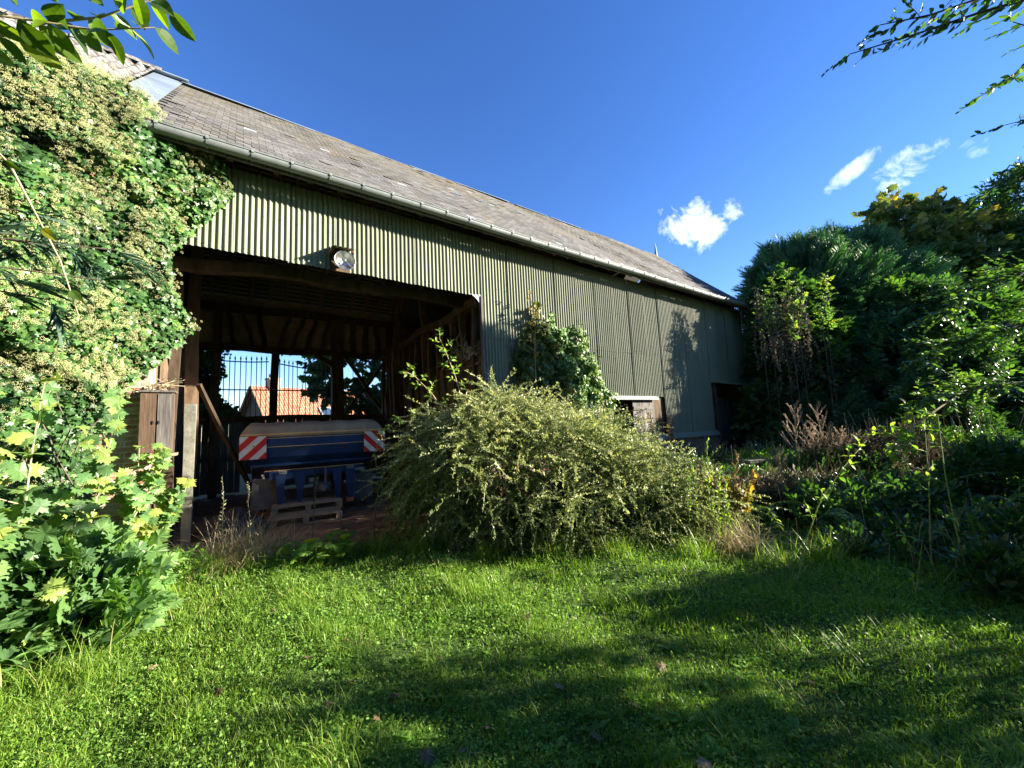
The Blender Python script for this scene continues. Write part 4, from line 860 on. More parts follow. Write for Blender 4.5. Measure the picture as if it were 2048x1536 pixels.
# sycamore saplings, lower left
def sapling(name, label, base, tip, nl, size, mt, tpl, cat='sapling', group=None, nb=3, droop=.25, face=None, rr=None, stemr=.010):
    base = np.array(base, float); base[2] = float(gh(base[0], base[1])); tip = np.array(tip, float); o = empty(name, base, label=label, cat=cat, group=group)
    ms, ml = MB(), MB(); L = np.linalg.norm(tip-base); mid = (base+tip)/2+np.array([rnd(-.1, .1), rnd(-.1, .1), .12*L]); t = np.linspace(0, 1, 9)[:, None]; pts = (1-t)**2*base+2*t*(1-t)*mid+t*t*tip
    ms.tube(pts, np.linspace(stemr, stemr*.35, 9), 6); face = np.array(face if face is not None else (sd*.7+UP*.5-np.array([0, .45, 0])))
    leaves_on(ml, pts, tpl, nl, size, .2, 1., 68, face, .4, opp=True, droopy=.25, r=rr)
    for q in range(nb):
        p0, T = along(pts, np.array([rnd(.25, .85)])); b = arc(p0[0], T[0]*.5+np.array([rnd(-1, 1), rnd(-1, .4), rnd(0, .5)]), L*rnd(.25, .45), 6, droop, .06)
        ms.tube(b, np.linspace(stemr*.5, stemr*.2, 6), 5); leaves_on(ml, b, tpl, max(5, nl//2), size*.9, .25, 1., 68, face, .45, opp=True, droopy=.25, r=rr)
    wpart(ms, 'stem', TWIG, o); wpart(ml, 'leaves', mt, o); return o
syl = [((-1.25, -.75), (-.95, -.95, 2.05), 'tall sycamore sapling in front of the brick jamb by the cabinet'), ((-1.15, -.6), (-.60, -.62, 1.35), 'sycamore sapling leaning over the left edge of the opening'),
       ((-1.5, -1.2), (-1.35, -1.55, 2.2), 'sycamore sapling with broad leaves against the ivy, tallest at far left'), ((-1.75, -1.6), (-1.75, -1.7, 1.7), 'sycamore sapling at the left edge of the picture, half hidden by others'),
       ((-1.3, -1.4), (-1.05, -1.6, 1.05), 'low sycamore sapling in front of the ivy foot'), ((-1.1, -1.0), (-.75, -1.15, .75), 'small sycamore sapling above the dry grass by the lawn edge'),
       ((-1.5, -2.0), (-1.35, -2.2, 1.15), 'sycamore sapling nearest the camera at lower left'), ((-1.2, -2.0), (-1.05, -1.9, .6), 'short yellowing sycamore sapling at the lawn edge, lower left'),
       ((-1.9, -1.2), (-1.95, -1.3, 2.6), 'sycamore sapling rising out of the ivy at the left edge'), ((-.95, -.5), (-.72, -.55, .8), 'sycamore sapling rooted at the foot of the brick pier'), ((-.75, -.35), (-.42, -.5, 1.1), 'sycamore sapling standing before the whitewashed post'), ((-.85, -.45), (-.85, -.5, 1.55), 'sycamore sapling growing up under the cabinet shelf')]
for q, (b_, t_, lb) in enumerate(syl):
    yel = q in (7, 5); sapling('sycamore_sapling', lb, B(*b_, 0), B(*t_), 24, .155, SYC, mapT, group='sycamore saplings at the foot of the ivy', nb=4, rr=(rng.uniform(.85, 1.) if yel else None))
for q in range(9):
    x_, y_ = rnd(-2.0, -1.0), rnd(-1.9, -.5)
    lab = ['sprawling', 'upright', 'thin', 'dense', 'leaning', 'low', 'glossy', 'ragged', 'pale'][q]+' green undergrowth clump under the ivy, '+['leftmost', 'beside the brick pier', 'at the lawn edge', 'behind the saplings', 'nearest the camera', 'in front of the wall foot', 'under the tallest sapling', 'by the dry grass', 'between the saplings'][q]
    c = B(x_, y_, 0); o = empty('undergrowth', (c[0], c[1], 0), label=lab, cat='undergrowth'); m = MB(); crown(m, [(c[0], c[1], .18, .40, .38, .40)], SPM+SPR[:1], 190, .34, inner=.35, up=.5); wpart(m, 'leaves', SYC, o)

for q, (x_, y_, ad) in enumerate(((-1.0, -1.35, 'nearest the lawn corner'), (-.75, -.95, 'beside the dry straw clump'), (-.55, -.62, 'at the foot of the whitewashed post'), (-1.25, -1.8, 'in front of the yellowing sapling'), (-.35, -.75, 'right of the saplings'), (-.9, -1.7, 'farthest out on the lawn at left'))):
    c = B(x_, y_, 0); o = empty('leafy_weed', (c[0], c[1], 0), label='small bright green leafy weed '+ad, cat='weed', group='bright leafy weeds along the left lawn edge'); m = MB(); crown(m, [(c[0], c[1], .08, .24, .22, .22)], SPR, 170, .13, inner=.4, up=.9); wpart(m, 'leaves', YLEAF, o)
# ---------------------------------------------------------------- big arching shrub in front of the barn
def T_shoot(seed, n=58, ls=.052, droop=1.15):
    rr = random.Random(seed); P = []; ph = rr.uniform(0, 6)
    cv = lambda t: np.array([.05*math.sin(ph+3*t)*t, t*(1-.12*droop*t), -droop*t**2.2*.6])
    for i in range(n):
        t = .03+.97*i/n; th = rr.uniform(0, 6.28); a = R(rr.uniform(40, 85)); y = np.array([math.cos(th)*math.sin(a), math.cos(a), math.sin(th)*math.sin(a)])
        v, f = place((dia[0]*np.array([1.15, 1, 1]), dia[1]), cv(t), y, np.array([rr.uniform(-1, 1), rr.uniform(-.5, .5), 1.2]), ls*rr.uniform(.7, 1.25)); P.append((v, f, rr.uniform(-.15, .15)+.22*t))
    for i in range(3):                      # side shoots
        t0 = rr.uniform(.15, .75); sdn = rr.choice((-1, 1)); L = rr.uniform(.1, .22)
        for k in range(6):
            t = k/6; p = cv(t0)+np.array([sdn*L*t*.8, L*t*.7, -.05*t]); th = rr.uniform(0, 6.28); y = np.array([sdn*.5+math.cos(th)*.8, .5, math.sin(th)*.8])
            v, f = place(dia, p, y, np.array([rr.uniform(-1, 1), 0, 1.2]), ls*rr.uniform(.6, 1.)); P.append((v, f, rr.uniform(-.1, .2)))
    ys = np.linspace(0, 1, 6); sv = np.array([cv(y)+np.array([x, 0, z]) for y in ys for x, z in ((-.006, 0), (.006, 0), (0, .009))])
    P.append((sv, [np.array([(3*i+j, 3*i+(j+1) % 3, 3*i+3+(j+1) % 3, 3*i+3+j) for i in range(5) for j in range(3)])], -.1)); return merge(P)
SHO = [T_shoot(q) for q in range(6)]
shb = empty('arching_shrub', (.4, 6.2, 0), label='big sprawling shrub of arching small-leaved shoots in front of the corrugated wall', cat='shrub')
BL = [(-.35, 6.25, .95, 1.30, 1.1, 1.05), (-.15, 6.3, 1.30, .85, .8, .85), (.55, 6.3, .85, 1.4, 1.15, 1.02), (1.5, 6.2, .50, 1.2, 1.1, .72), (2.2, 6.1, .25, .9, .8, .55), (.5, 5.5, .40, 1.1, .7, .60), (1.5, 5.6, .3, 1.0, .7, .6)]
m = MB(); P, N = surf(BL, 3500, .06, .26, 1.5, hemi=lambda p: (p[:, 1] < 7.2))
def put(P, N, s, upw, outw, jit):
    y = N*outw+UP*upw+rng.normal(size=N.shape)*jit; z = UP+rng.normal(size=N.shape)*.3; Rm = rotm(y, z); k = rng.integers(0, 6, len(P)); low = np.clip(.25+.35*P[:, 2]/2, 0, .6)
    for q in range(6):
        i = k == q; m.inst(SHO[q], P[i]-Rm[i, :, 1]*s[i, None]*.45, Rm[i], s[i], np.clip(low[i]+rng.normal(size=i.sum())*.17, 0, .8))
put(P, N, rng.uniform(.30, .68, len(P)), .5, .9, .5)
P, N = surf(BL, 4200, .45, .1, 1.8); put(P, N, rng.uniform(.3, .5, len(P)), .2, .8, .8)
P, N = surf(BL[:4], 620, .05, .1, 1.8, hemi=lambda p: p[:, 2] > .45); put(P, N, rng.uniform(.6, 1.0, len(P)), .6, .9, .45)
Pl = np.array([(-1.35+rnd(-.2, .3), 5.95+rnd(-.4, .4), rnd(.5, 1.9)) for _ in range(90)]); put(Pl, np.tile([[-1., -.25, .1]], (90, 1)), rng.uniform(.5, .95, 90), .1, 1., .35)
wpart(m, 'leafy_shoots', SHRUB, shb)
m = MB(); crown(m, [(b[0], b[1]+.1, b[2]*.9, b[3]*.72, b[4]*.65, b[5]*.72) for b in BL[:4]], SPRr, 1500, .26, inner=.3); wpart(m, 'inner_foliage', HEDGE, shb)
m = MB()
for q in range(70):
    p0 = np.array([rnd(-.5, 1.6), 6.3+rnd(-.3, .3), 0]); b = BL[random.choice((0, 1, 2, 3))]; th = rnd(0, 6.28); p1 = np.array([b[0]+b[3]*.85*math.cos(th), b[1]+b[4]*.8*math.sin(th), b[2]+b[5]*rnd(0, .7)]); mid = (p0+p1)/2+UP*.5
    t = np.linspace(0, 1, 8)[:, None]; m.tube((1-t)**2*p0+2*t*(1-t)*mid+t*t*p1, np.linspace(.014, .004, 8), 5)
wpart(m, 'stems', DTWIG, shb)
# elder shoots over the shrub, against the opening
def pinn(m, ms, p, d, L, ls, n=3, r=None, tp=nar2):
    b = arc(p, d, L, 6, .35, .03); ms.tube(b, .003, 4); leaves_on(m, b, tp, 2*n, ls, .35, .9, 65, sd*.5+UP*.7-np.array([0, .4, 0]), .35, r=r, opp=True, taper=0)
    P, T = along(b, np.array([.98])); m.inst(tp, P, rotm(T, [[0, -.3, 1]]), ls, r)
def elder(name, label, pts, nl, ls, mt, L=.16, group=None, cat='shoot', tp=ov3):
    pts = np.array(pts, float); o = empty(name, pts[0], label=label, cat=cat, group=group); ml, ms = MB(), MB(); ms.tube(pts, np.linspace(.009, .004, len(pts)), 6)
    for q, t in enumerate(np.linspace(.3, 1, nl)):
        p, T = along(pts, np.array([t])); a = q*2.4; d = T[0]*.6+np.array([math.cos(a), math.sin(a)*.6, .25]); pinn(ml, ms, p[0], d, L*rnd(.8, 1.2), ls, 3, tp=tp)
    wpart(ms, 'stem', TWIG, o); wpart(ml, 'leaves', mt, o); return o
elder('elder_shoot', 'upright elder shoot above the shrub, against the dark opening', [B(3.15, -1.1, 1.9), B(3.02, -1.05, 2.45), B(2.9, -1.02, 2.8), B(2.78, -1.0, 3.08)], 11, .085, YLEAF)
elder('elder_shoot', 'elder shoot leaning left out of the shrub top towards the gate', [B(2.9, -1.1, 1.7), B(2.6, -1.05, 2.15), B(2.35, -1.0, 2.42), B(2.2, -1., 2.5)], 9, .085, YLEAF)
elder('elder_shoot', 'lowest elder shoot, reaching left in front of the warning board', [B(2.75, -1.1, 1.5), B(2.4, -1.05, 1.85), B(2.05, -1.0, 1.78), B(1.9, -1., 1.62)], 8, .08, YLEAF)
# bramble arching by the dirt threshold
elder('bramble', 'bramble shoot arching low in front of the log heap', [B(2.6, -1.6, .02), B(2.4, -1.5, .45), B(2.15, -1.4, .75), B(2.3, -1.35, .95)], 12, .065, YLEAF, .1, cat='bramble')
# ---------------------------------------------------------------- ivy and creeper on the corrugated wall
def wallivy(name, label, poly, n, th, sz, mt, tpl=ivyT, rb=.5, cat='ivy', yfun=0.):
    o = bempty(name, poly[0][0], -.05, poly[0][1], label=label, cat=cat); px_ = np.array(poly); x = rng.uniform(px_[:, 0].min(), px_[:, 0].max(), n*3); z = rng.uniform(px_[:, 1].min(), px_[:, 1].max(), n*3)
    x += 0; ins = np.zeros(len(x), bool); j = len(px_)-1
    for i in range(len(px_)):
        c = ((px_[i, 1] > z) != (px_[j, 1] > z)) & (x < (px_[j, 0]-px_[i, 0])*(z-px_[i, 1])/(px_[j, 1]-px_[i, 1]+1e-9)+px_[i, 0]); ins ^= c; j = i
    x = (x+rng.normal(size=len(x))*.05)[ins][:n]; z = (z+rng.normal(size=len(z))*.05)[ins][:n]; Q = np.stack([x, 0*x, z], 1); lp = lump(Q, 3); y = yfun-np.clip(th*(.7+.5*lp), .04, 1)*rng.random(len(x))**.35
    P = Ba(np.stack([x, y, z], 1)); N = -na+ua*.4*rng.normal(size=(len(x), 1))+UP*(.35-.3*lp[:, None])+rng.normal(size=P.shape)*.3
    m = MB(); m.inst(tpl, P, rotm(-UP*.8+rng.normal(size=P.shape)*.5, N), sz*rng.uniform(.6, 1.2, len(P)), np.clip(rb+.15*lp+rng.normal(size=len(P))*.18, 0, 1)); wpart(m, 'leaves', mt, o)
    m = MB()
    for q in range(7):
        xq = rnd(px_[:, 0].min()+.3, px_[:, 0].max()-.3); pts = [B(xq, yfun-.04, px_[:, 1].min())]
        for k_ in range(5): pts.append(pts[-1]+ua*rnd(-.1, .1)+UP*rnd(.15, .4))
        m.tube(pts, np.linspace(.012, .004, 6), 5)
    wpart(m, 'stems', DTWIG, o); return o
wallivy('wall_ivy', 'dense green ivy patch climbing the corrugated wall behind the shrub', [(5.1, 1.4), (5.2, 3.0), (5.45, 3.6), (5.75, 3.9), (5.95, 4.12), (6.2, 3.85), (6.55, 3.75), (6.85, 3.98), (7.05, 3.6), (7.35, 3.0), (7.8, 2.5), (7.9, 1.8), (8.0, 1.3)], 8500, .34, .085, IVY, rb=.85)
wallivy('yellow_creeper', 'yellow-green creeper running up the corrugated wall left of the ivy patch', [(5.0, 1.5), (4.95, 2.6), (5.0, 3.2), (5.1, 3.5), (5.45, 3.75), (5.55, 4.35), (5.68, 4.3), (5.72, 3.6), (6.2, 3.5), (6.3, 2.6), (6.0, 1.8)], 1500, .42, .10, AUT, tpl=mapT, rb=.2, cat='creeper')
elder('climbing_shoot', 'tall thin shoot with yellow-green leaves in front of the corrugated wall', [B(5.2, -.5, 2.0), B(5.25, -.45, 3.0), B(5.35, -.4, 3.8), B(5.3, -.35, 4.4)], 16, .075, AUT, .11)
# ivy inside at the gate, and the tree beyond it
wallivy('gate_ivy', 'dark ivy growing in through the left end of the railing gate', [(-.95, 2.0), (-.95, 4.3), (-.1, 4.25), (-.3, 3.9), (-.15, 3.5), (-.4, 3.1), (-.2, 2.7), (.15, 2.45), (.3, 2.1)], 2600, .35, .11, IVY, yfun=7.5)
tree('broadleaf_tree', 'dark broad-leaved tree just beyond the rear railings', 'tree', tuple(B(3.6, 9.3, 0)), [tuple(B(3.9, 9.3, 3.7))+(1.5, 1.3, 1.3), tuple(B(2.95, 9.0, 3.75))+(.55, .6, .5), tuple(B(4.9, 9.4, 3.1))+(.8, .8, 1.0), tuple(B(3.0, 9.2, 4.8))+(1.1, 1., .8)], SPM, 340, .5, HEDGE, 4.5, tr=.09, inner=.35)
print('veg1 done')
# ================================================================== RIGHT-HAND TREES AND HEDGE
def cw(px, py, Y):          # centre of a crown blob standing Y metres ahead
    d = (px-1024)/780*CR - (py-768)/780*CU + F_; return np.array([0, 0, CH]) + d*Y/d[1]
def blob(px, py, Y, rx, ry, rz_): c = cw(px, py, Y); return (c[0], c[1], c[2], rx, ry, rz_)
def cbase(x, y): return (x, y, 0)
# tall cypress behind the barn end
def cyp(name, label, X, Y, h, r, n, group=None, tips=5, size=.85, rb=None):
    bl = [(X, Y, h*.35, r, r, h*.36), (X+.2, Y, h*.6, r*.8, r*.8, h*.27)]
    for q in range(tips):
        a = q*2.2; bl.append((X+r*.55*math.cos(a), Y+r*.5*math.sin(a), h*.74+rnd(-.3, .25), r*.30, r*.30, h*.20*rnd(.85, 1.2)))
    def ex(m2, m):
        P, N = surf([(X, Y, h*.62, r*1.02, r, h*.33)], 900, .1, .2, 1.1); y = N*np.array([1, 1, .5])+UP*rng.uniform(.3, 1.3, (len(P), 1)); Rm = rotm(y, UP+rng.normal(size=P.shape)*.4); m2.inst(CONT[1], P-Rm[:, :, 1]*.3, Rm, rng.uniform(.8, 1.25, len(P)), rng.uniform(.2, .85, len(P)))
    return tree(name, label, 'tree', (X, Y, 0), bl, CONT, n, size, CON, h, tr=.16, group=group, up=.7, lumps=.28, spread=.35, inner=.10, limbs=5, extra=ex)
cyp('cypress_tree', 'tall green cypress with feathery tips beside the far end of the barn', 13.0, 16.6, 9.2, 2.3, 3600, tips=8)
cyp('cypress_tree', 'darker cypress between the tall green one and the yellowing tree', 15.6, 16.5, 8.6, 1.8, 2000)
tree('sycamore_tree', 'yellowing sycamore tree standing highest in the hedge at right', 'tree', (18.2, 17.2, 0), [blob(1775, 455, 17.2, .7, .8, 1.0), blob(1822, 450, 17.2, .7, .8, 1.0), blob(1868, 440, 17.2, .6, .7, .8), blob(1905, 470, 17, .8, .8, .9), blob(1950, 480, 17, .8, .8, .7), blob(1840, 520, 17, 2.0, 1.5, 1.3), blob(1950, 540, 17, 1.3, 1.3, 1.3), blob(1760, 550, 17, 1.2, 1.2, 1.2), blob(1870, 640, 17.5, 3, 1.8, 2)],
     SPM+SPR[:1], 3000, .62, MIXT, 9.5, tr=.18, up=.6, spread=.8, inner=.2, lumps=.4, lsc=2.0, rbase=lambda P: np.clip(.25+.25*np.clip((P[:, 2]-6)/3, 0, 1)+.35*np.clip(lump(P, 1.3)-.1, 0, 1)+rng.normal(size=len(P))*.18, 0, 1))
tree('ash_tree', 'loose green tree at the top right edge of the hedge', 'tree', (23, 17, 0), [blob(2020, 560, 16.5, 1.7, 1.5, 2.1), blob(2080, 420, 16.5, 1.7, 1.5, 2.3), blob(1990, 680, 16.5, 2.2, 1.6, 2.0), blob(2060, 700, 16.5, 2.4, 1.6, 2.6), blob(2010, 470, 16.5, .9, .9, 1.3)], SPN+SPR, 3600, .7, HEDGE, 10, tr=.14, up=.3, inner=.2)
# dense hedge row in the middle distance
hd = [('dark bushy hedge tree just right of the barn end', (11.2, 14.2), [blob(1560, 620, 14.2, 1.0, 1.0, 1.5), blob(1600, 720, 14, 1.5, 1.2, 1.8), blob(1560, 850, 13.4, 1.2, 1.0, 1.4), blob(1640, 640, 14.5, 1.1, 1.0, 1.2)], SPI+SPR, 3300, .5, HEDGE),
      ('dark hedge shrub with drooping sprays, second from the barn', (13.4, 14.2), [blob(1690, 640, 14.5, 1.4, 1.2, 1.6), blob(1740, 760, 14, 1.8, 1.3, 1.8), blob(1680, 860, 13.3, 1.4, 1.1, 1.3)], CONT+SPR, 3000, .6, CON),
      ('broad dark laurel hedge shrub in the middle of the hedge', (15.2, 13.6), [blob(1830, 640, 14, 1.7, 1.3, 1.4), blob(1860, 760, 13.6, 2.0, 1.4, 1.7), blob(1820, 870, 13, 1.7, 1.2, 1.3)], SPN+SPR, 3200, .55, HEDGE),
      ('dark hedge shrub at the right edge behind the sunlit sprays', (17, 12.6), [blob(1960, 700, 13, 1.9, 1.3, 2.0), blob(2020, 860, 12.4, 2.2, 1.4, 1.5)], SPR+SPN, 2800, .55, HEDGE)]
for lb, (x_, y_), bl, tp, n_, sz, mt in hd: tree('hedge_tree', lb, 'tree', (x_, y_, 0), bl, tp, n_, sz, mt, 5, tr=.12, inner=.12, up=.1, droop=.2)
o = empty('withered_creeper', tuple(B(16.2, -.9, 0)), label='withered hop creeper with brown hanging leaves on the hedge next to the barn end', cat='creeper'); m = MB(); ms = MB()
for q in range(34):
    c = cw(1505+rnd(0, 110), rnd(570, 640), 12.6+rnd(-.3, .3)); L = rnd(1.2, 2.6); pts = [c]
    for k_ in range(7): pts.append(pts[-1]+np.array([rnd(-.08, .08), rnd(-.08, .08), -L/7]))
    ms.tube(pts, .008, 4); leaves_on(m, np.array(pts), ov3, 38, .13, .0, 1, 90, (0, -1, .3), .6, droopy=.8)
wpart(ms, 'stems', DTWIG, o); wpart(m, 'leaves', DRYB, o)
o = empty('hop_shoots', tuple(cw(1560, 640, 12.4)*np.array([1, 1, 0])), label='light green climbing shoots standing up before the dark hedge by the barn end', cat='shoots'); m = MB(); ms = MB()
for px_, top, yy in ((1575, 540, 12.4), (1545, 560, 12.5), (1603, 560, 12.3), (1650, 545, 12.4), (1530, 575, 12.6), (1660, 560, 12.4), (1590, 580, 12.2)):
    a = cw(px_, top, yy); b = cw(px_-5, top+110, yy); pts = np.linspace(b, a, 8)+rng.normal(size=(8, 3))*.03; pts = np.vstack([pts[:1]*np.array([1, 1, .02]), pts]); ms.tube(pts, .012, 5); leaves_on(m, pts[1:], SPR[0], 26, .30, .1, 1, 60, (.5, -.4, .7), .5, opp=True)
wpart(ms, 'stems', DTWIG, o); wpart(m, 'leaves', SYC, o)
for q, (x_, y_, h_, r_) in enumerate(((7.9, 5.0, 1.5, 1.0), (6.9, 3.85, 1.9, 1.0), (9.2, 6.0, 2.0, 1.0))):
    tree('bush', 'bushy shrub just outside the right edge of the picture, number '+('one', 'two', 'three')[q]+' along', 'bush', (x_, y_, 0), [(x_, y_, h_*.45, r_, r_*.6, h_*.55)], SPR, 700, .35, HEDGE, h_, tr=.04, inner=.25)
for q, (x_, y_, h_) in enumerate(((3, -8, 13), (9, -9, 13), (15, -9, 12), (-4, -7, 13), (-11, -5, 12), (-14, 1, 10), (20, -14, 13), (10, -5, 5))):
    tree('far_tree', 'tree of the garden behind the camera, '+('nearest', 'second', 'third', 'left', 'farther left', 'far left', 'farthest', 'lowest')[q]+' of the row', 'tree', (x_, y_, 0), [(x_, y_, h_*.38, 3.6, 2.6, h_*.4), (x_+1, y_, h_*.62, 2.8, 2.2, h_*.3)], SPR, 1400, 1.5, HEDGE, h_, tr=.2, group='trees of the garden behind the camera')
tree('added_shade_tree', 'slim tall unseen tree added outside the right edge to shade the barn', 'tree', (14.2, 8.3, 0), [(13.8, 8.25, 6.9, 1.0, 1.2, 1.15), (15.0, 8.3, 7.3, 1.0, 1.15, 1.1)], SPR, 1500, .5, HEDGE, 8.5, tr=.14, inner=.5, limbs=9)  # unseen tree, added so its crown keeps the sun off the bay
# far belt of trees closing the view
for q, (x_, y_, h_) in enumerate(((24, 20, 9), (29, 17, 9), (32, 12, 8), (20, 22, 8.5), (34, 6, 7), (13, 24, 6.5))):
    lab = ['behind the yellowing tree', 'behind the right part of the hedge', 'beyond the right edge', 'behind the cypress', 'farthest right', 'behind the barn end'][q]
    tree('far_tree', 'dark tree closing the view '+lab, 'tree', (x_, y_, 0), [(x_, y_, h_*.35, 3.2, 2.5, h_*.36), (x_+1, y_, h_*.6, 2.5, 2.2, h_*.30)], SPR, 1500, 1.1, HEDGE, h_, tr=.2, group='trees closing the view behind the hedge')
# ---------------------------------------------------------------- nearer bushes on the right
nr = [('tall loose bush with glossy leaves at the right edge', (13.6, 11.4), [blob(1985, 740, 11.5, 1.2, 1., .9), blob(1990, 860, 11.2, 1.5, 1., 1.1), blob(2080, 760, 11.5, 1.3, 1., 1.2)], SPR+SPRr, 3300, .46, HEDGE, .1),
      ('leafy bush with backlit rims leaning in from the right', (10.6, 9.7), [blob(1905, 700, 10, .7, .6, .9), blob(1870, 800, 9.9, .8, .6, .7), blob(1930, 900, 9.6, 1.1, .8, .8)], SPR+SPRr, 2200, .40, HEDGE, .06),
      ('low dark bush at the lower right edge', (7.2, 5.8), [blob(1990, 980, 5.9, .75, .6, .55), blob(2060, 1060, 5.6, .7, .55, .55), blob(1930, 1030, 5.8, .55, .5, .45)], SPRr+SPR, 2400, .24, HEDGE, .04),
      ('small bramble bush with pale leaf backs by the shaded lawn', (5.6, 5.5), [blob(1850, 1060, 5.6, .6, .5, .38), blob(1780, 1090, 5.4, .5, .4, .30)], SPRr+SPR, 1500, .2, HEDGE, .03)]
for lb, (x_, y_), bl, tp, n_, sz, mt, tr_ in nr: tree('bush', lb, 'bush', (x_, y_, 0), bl, tp, n_, sz, mt, 1.3, tr=tr_*.5, inner=.25, up=.1, droop=.1)
# undergrowth between the shrub and the hedge
ug = [('tangled dark brambles in front of the stone trough', 1530, 1010, 7.6, .9, .35, HEDGE, 900, SPR), ('brown withered nettle bed in front of the hedge', 1760, 960, 8.6, 1.4, .75, DRYB, 1500, SPRr), ('dark nettle bed right of the seed plumes', 1650, 990, 8.2, 1.0, .45, HEDGE, 1200, SPRr),
      ('shaded nettle bed at the foot of the hedge', 1850, 980, 9.2, 1.5, .8, HEDGE, 1600, SPRr), ('withered brown dock bed behind the shaded lawn', 1600, 1060, 6.6, 1.1, .38, DRYB, 900, SPRr), ('low green nettle bed at the edge of the shaded lawn', 1720, 1080, 6.1, 1.2, .35, HEDGE, 1300, SPR),
      ('dark weeds at the foot of the barn end', 1500, 930, 11, 1.2, .5, HEDGE, 800, SPR), ('leafy weed bed nearest the right edge of the lawn', 1990, 1180, 4.3, .7, .28, HEDGE, 700, SPR), ('low leafy weeds running out onto the shaded lawn', 1820, 1160, 4.5, .8, .20, HEDGE, 600, SPR), ('low weeds at the lower right corner of the lawn', 2040, 1290, 3.5, .5, .22, HEDGE, 450, SPR), ('bed of broad weeds under the window', 1350, 960, 9.0, 1.2, .5, HEDGE, 700, SPR)]
for lb, px_, py_, Y_, r_, h_, mt, n_, tp in ug:
    c = cw(px_, py_, Y_); o = empty('weed_bed', (c[0], c[1], 0), label=lb, cat='weeds'); m = MB(); crown(m, [(c[0], c[1], h_*.35, r_, r_*.7, h_), (c[0]+r_*.5, c[1]-.2, h_*.2, r_*.6, r_*.5, h_*.8)], tp, n_, .26, inner=.4, up=.8, lumps=.3); ms = m
    for q in range(int(70*r_)):
        b = arc((c[0]+rng.normal()*r_*.6, c[1]+rng.normal()*r_*.4, 0), (rnd(-.35, .35), rnd(-.3, .3), 1), h_*rnd(.9, 2.1), 6, rnd(0, .5), .06); ms.tube(b, .0045, 3, r=rnd(.1, .7), mi=1)
    wpart(ms, 'foliage', [mt, STRAW], o)
def tallstem(name, label, cat, pos, h, n, mt, tpl, ls, group=None, lean=(0, 0), ang=45, opp=False, t0=.2, mt2=None, top=None, face=None):
    z0 = float(gh(pos[0], pos[1])); p0 = np.array([pos[0], pos[1], z0]); o = empty(name, p0, label=label, cat=cat, group=group); ms, ml = MB(), MB()
    t = np.linspace(0, 1, 9)[:, None]; pts = p0+UP*h*t+np.array([lean[0], lean[1], 0])*t**1.8+rng.normal(size=(9, 3))*.008*t; ms.tube(pts, np.linspace(.007, .003, 9), 5)
    leaves_on(ml, pts, tpl, n, ls, t0, 1, ang, face if face is not None else (.5, -.4, .7), .5, opp=opp); 
    if top: top(ml, ms, pts)
    wpart(ms, 'stem', mt2 or TWIG, o); wpart(ml, 'leaves', mt, o); return o
# seed plumes (docks) : branched panicles
def plume(name, label, px_, py_, Y_, h, nb=16, mt=PLUME, cat='dock', spread=.42, group='dried seed plumes before the hedge'):
    c = cw(px_, py_, Y_); base = np.array([c[0], c[1], float(gh(c[0], c[1]))]); o = empty(name, base, label=label, cat=cat, group=group); ms, ml = MB(), MB()
    top = base+np.array([rnd(-.12, .12), 0, c[2]]); pts = np.linspace(base, top, 8)+rng.normal(size=(8, 3))*.012; ms.tube(pts, np.linspace(.010, .004, 8), 5); m_ = [pts[3:]]
    for q in range(nb):
        t = .42+.55*q/nb; p, T = along(pts, np.array([t])); a = q*2.4; L = h*spread*(1.15-t)**.7; b = arc(p[0], np.array([math.cos(a), math.sin(a), 1.1]), L, 6, -.5, .05); ms.tube(b, .003, 4); m_.append(b)
        for k_ in range(2): p2, T2 = along(b, np.array([.3+.3*k_])); b2 = arc(p2[0], T2[0]+np.array([rnd(-.6, .6), rnd(-.6, .6), .4]), L*.4, 4, -.4, .05); m_.append(b2); ms.tube(b2, .002, 3)
    for b in m_: leaves_on(ml, b, dia, int(16+len(b)*3), .030, .1, 1, 40, (.3, -.5, .8), .8)
    wpart(ms, 'stem', TWIG, o); wpart(ml, 'seeds', mt, o)
for q, (a, b, Y_, h, lb) in enumerate(((1578, 805, 8.2, 1.5, 'tall pinkish seed plume in front of the dark doorway hedge'), (1643, 808, 8.2, 1.5, 'pinkish seed plume, right-hand of the two tallest'), (1548, 890, 8.0, 1.0, 'short seed plume leaning left of the tallest plumes'), (1610, 850, 8.4, 1.2, 'thin seed plume between the two tallest'), (1672, 860, 8.3, 1.1, 'small seed plume at the right of the group'))): plume('seed_plume', lb, a, b, Y_, h)
# goldenrod and flowering stems right of the arching shrub
gp = [(1385, 905, 'tallest'), (1405, 880, 'pale-topped'), (1425, 930, 'thin'), (1370, 950, 'leaning'), (1440, 960, 'leafy'), (1400, 1000, 'short'), (1455, 1010, 'rightmost'), (1350, 985, 'leftmost'), (1418, 985, 'dense')]
for q, (a, b, ad) in enumerate(gp):
    c = cw(a, b, 5.15+rnd(-.25, .2)); tallstem('goldenrod', ad+' upright leafy stem beside the right end of the arching shrub', 'weed', (c[0], c[1]), max(.35, c[2]), 70, YLEAF, nar2, .075, group='tall leafy stems right of the shrub', ang=38, lean=(rnd(-.08, .1), 0), t0=.05)
for q, (a, b) in enumerate(((1465, 895), (1392, 915), (1427, 925))): plume('seeding_weed', ['brownish seed head above the orange leaves', 'pale fluffy seed head over the shrub', 'fluffy seed head before the brick plinth'][q], a, b, 5.4, .8, nb=9, mt=STRAW, cat='weed', spread=.22, group='fluffy seed heads right of the shrub')
c = cw(1455, 985, 5.5); o = empty('maple_sapling', (c[0], c[1], 0), label='small maple sapling with orange and brown autumn leaves right of the shrub', cat='sapling'); ms, ml = MB(), MB()
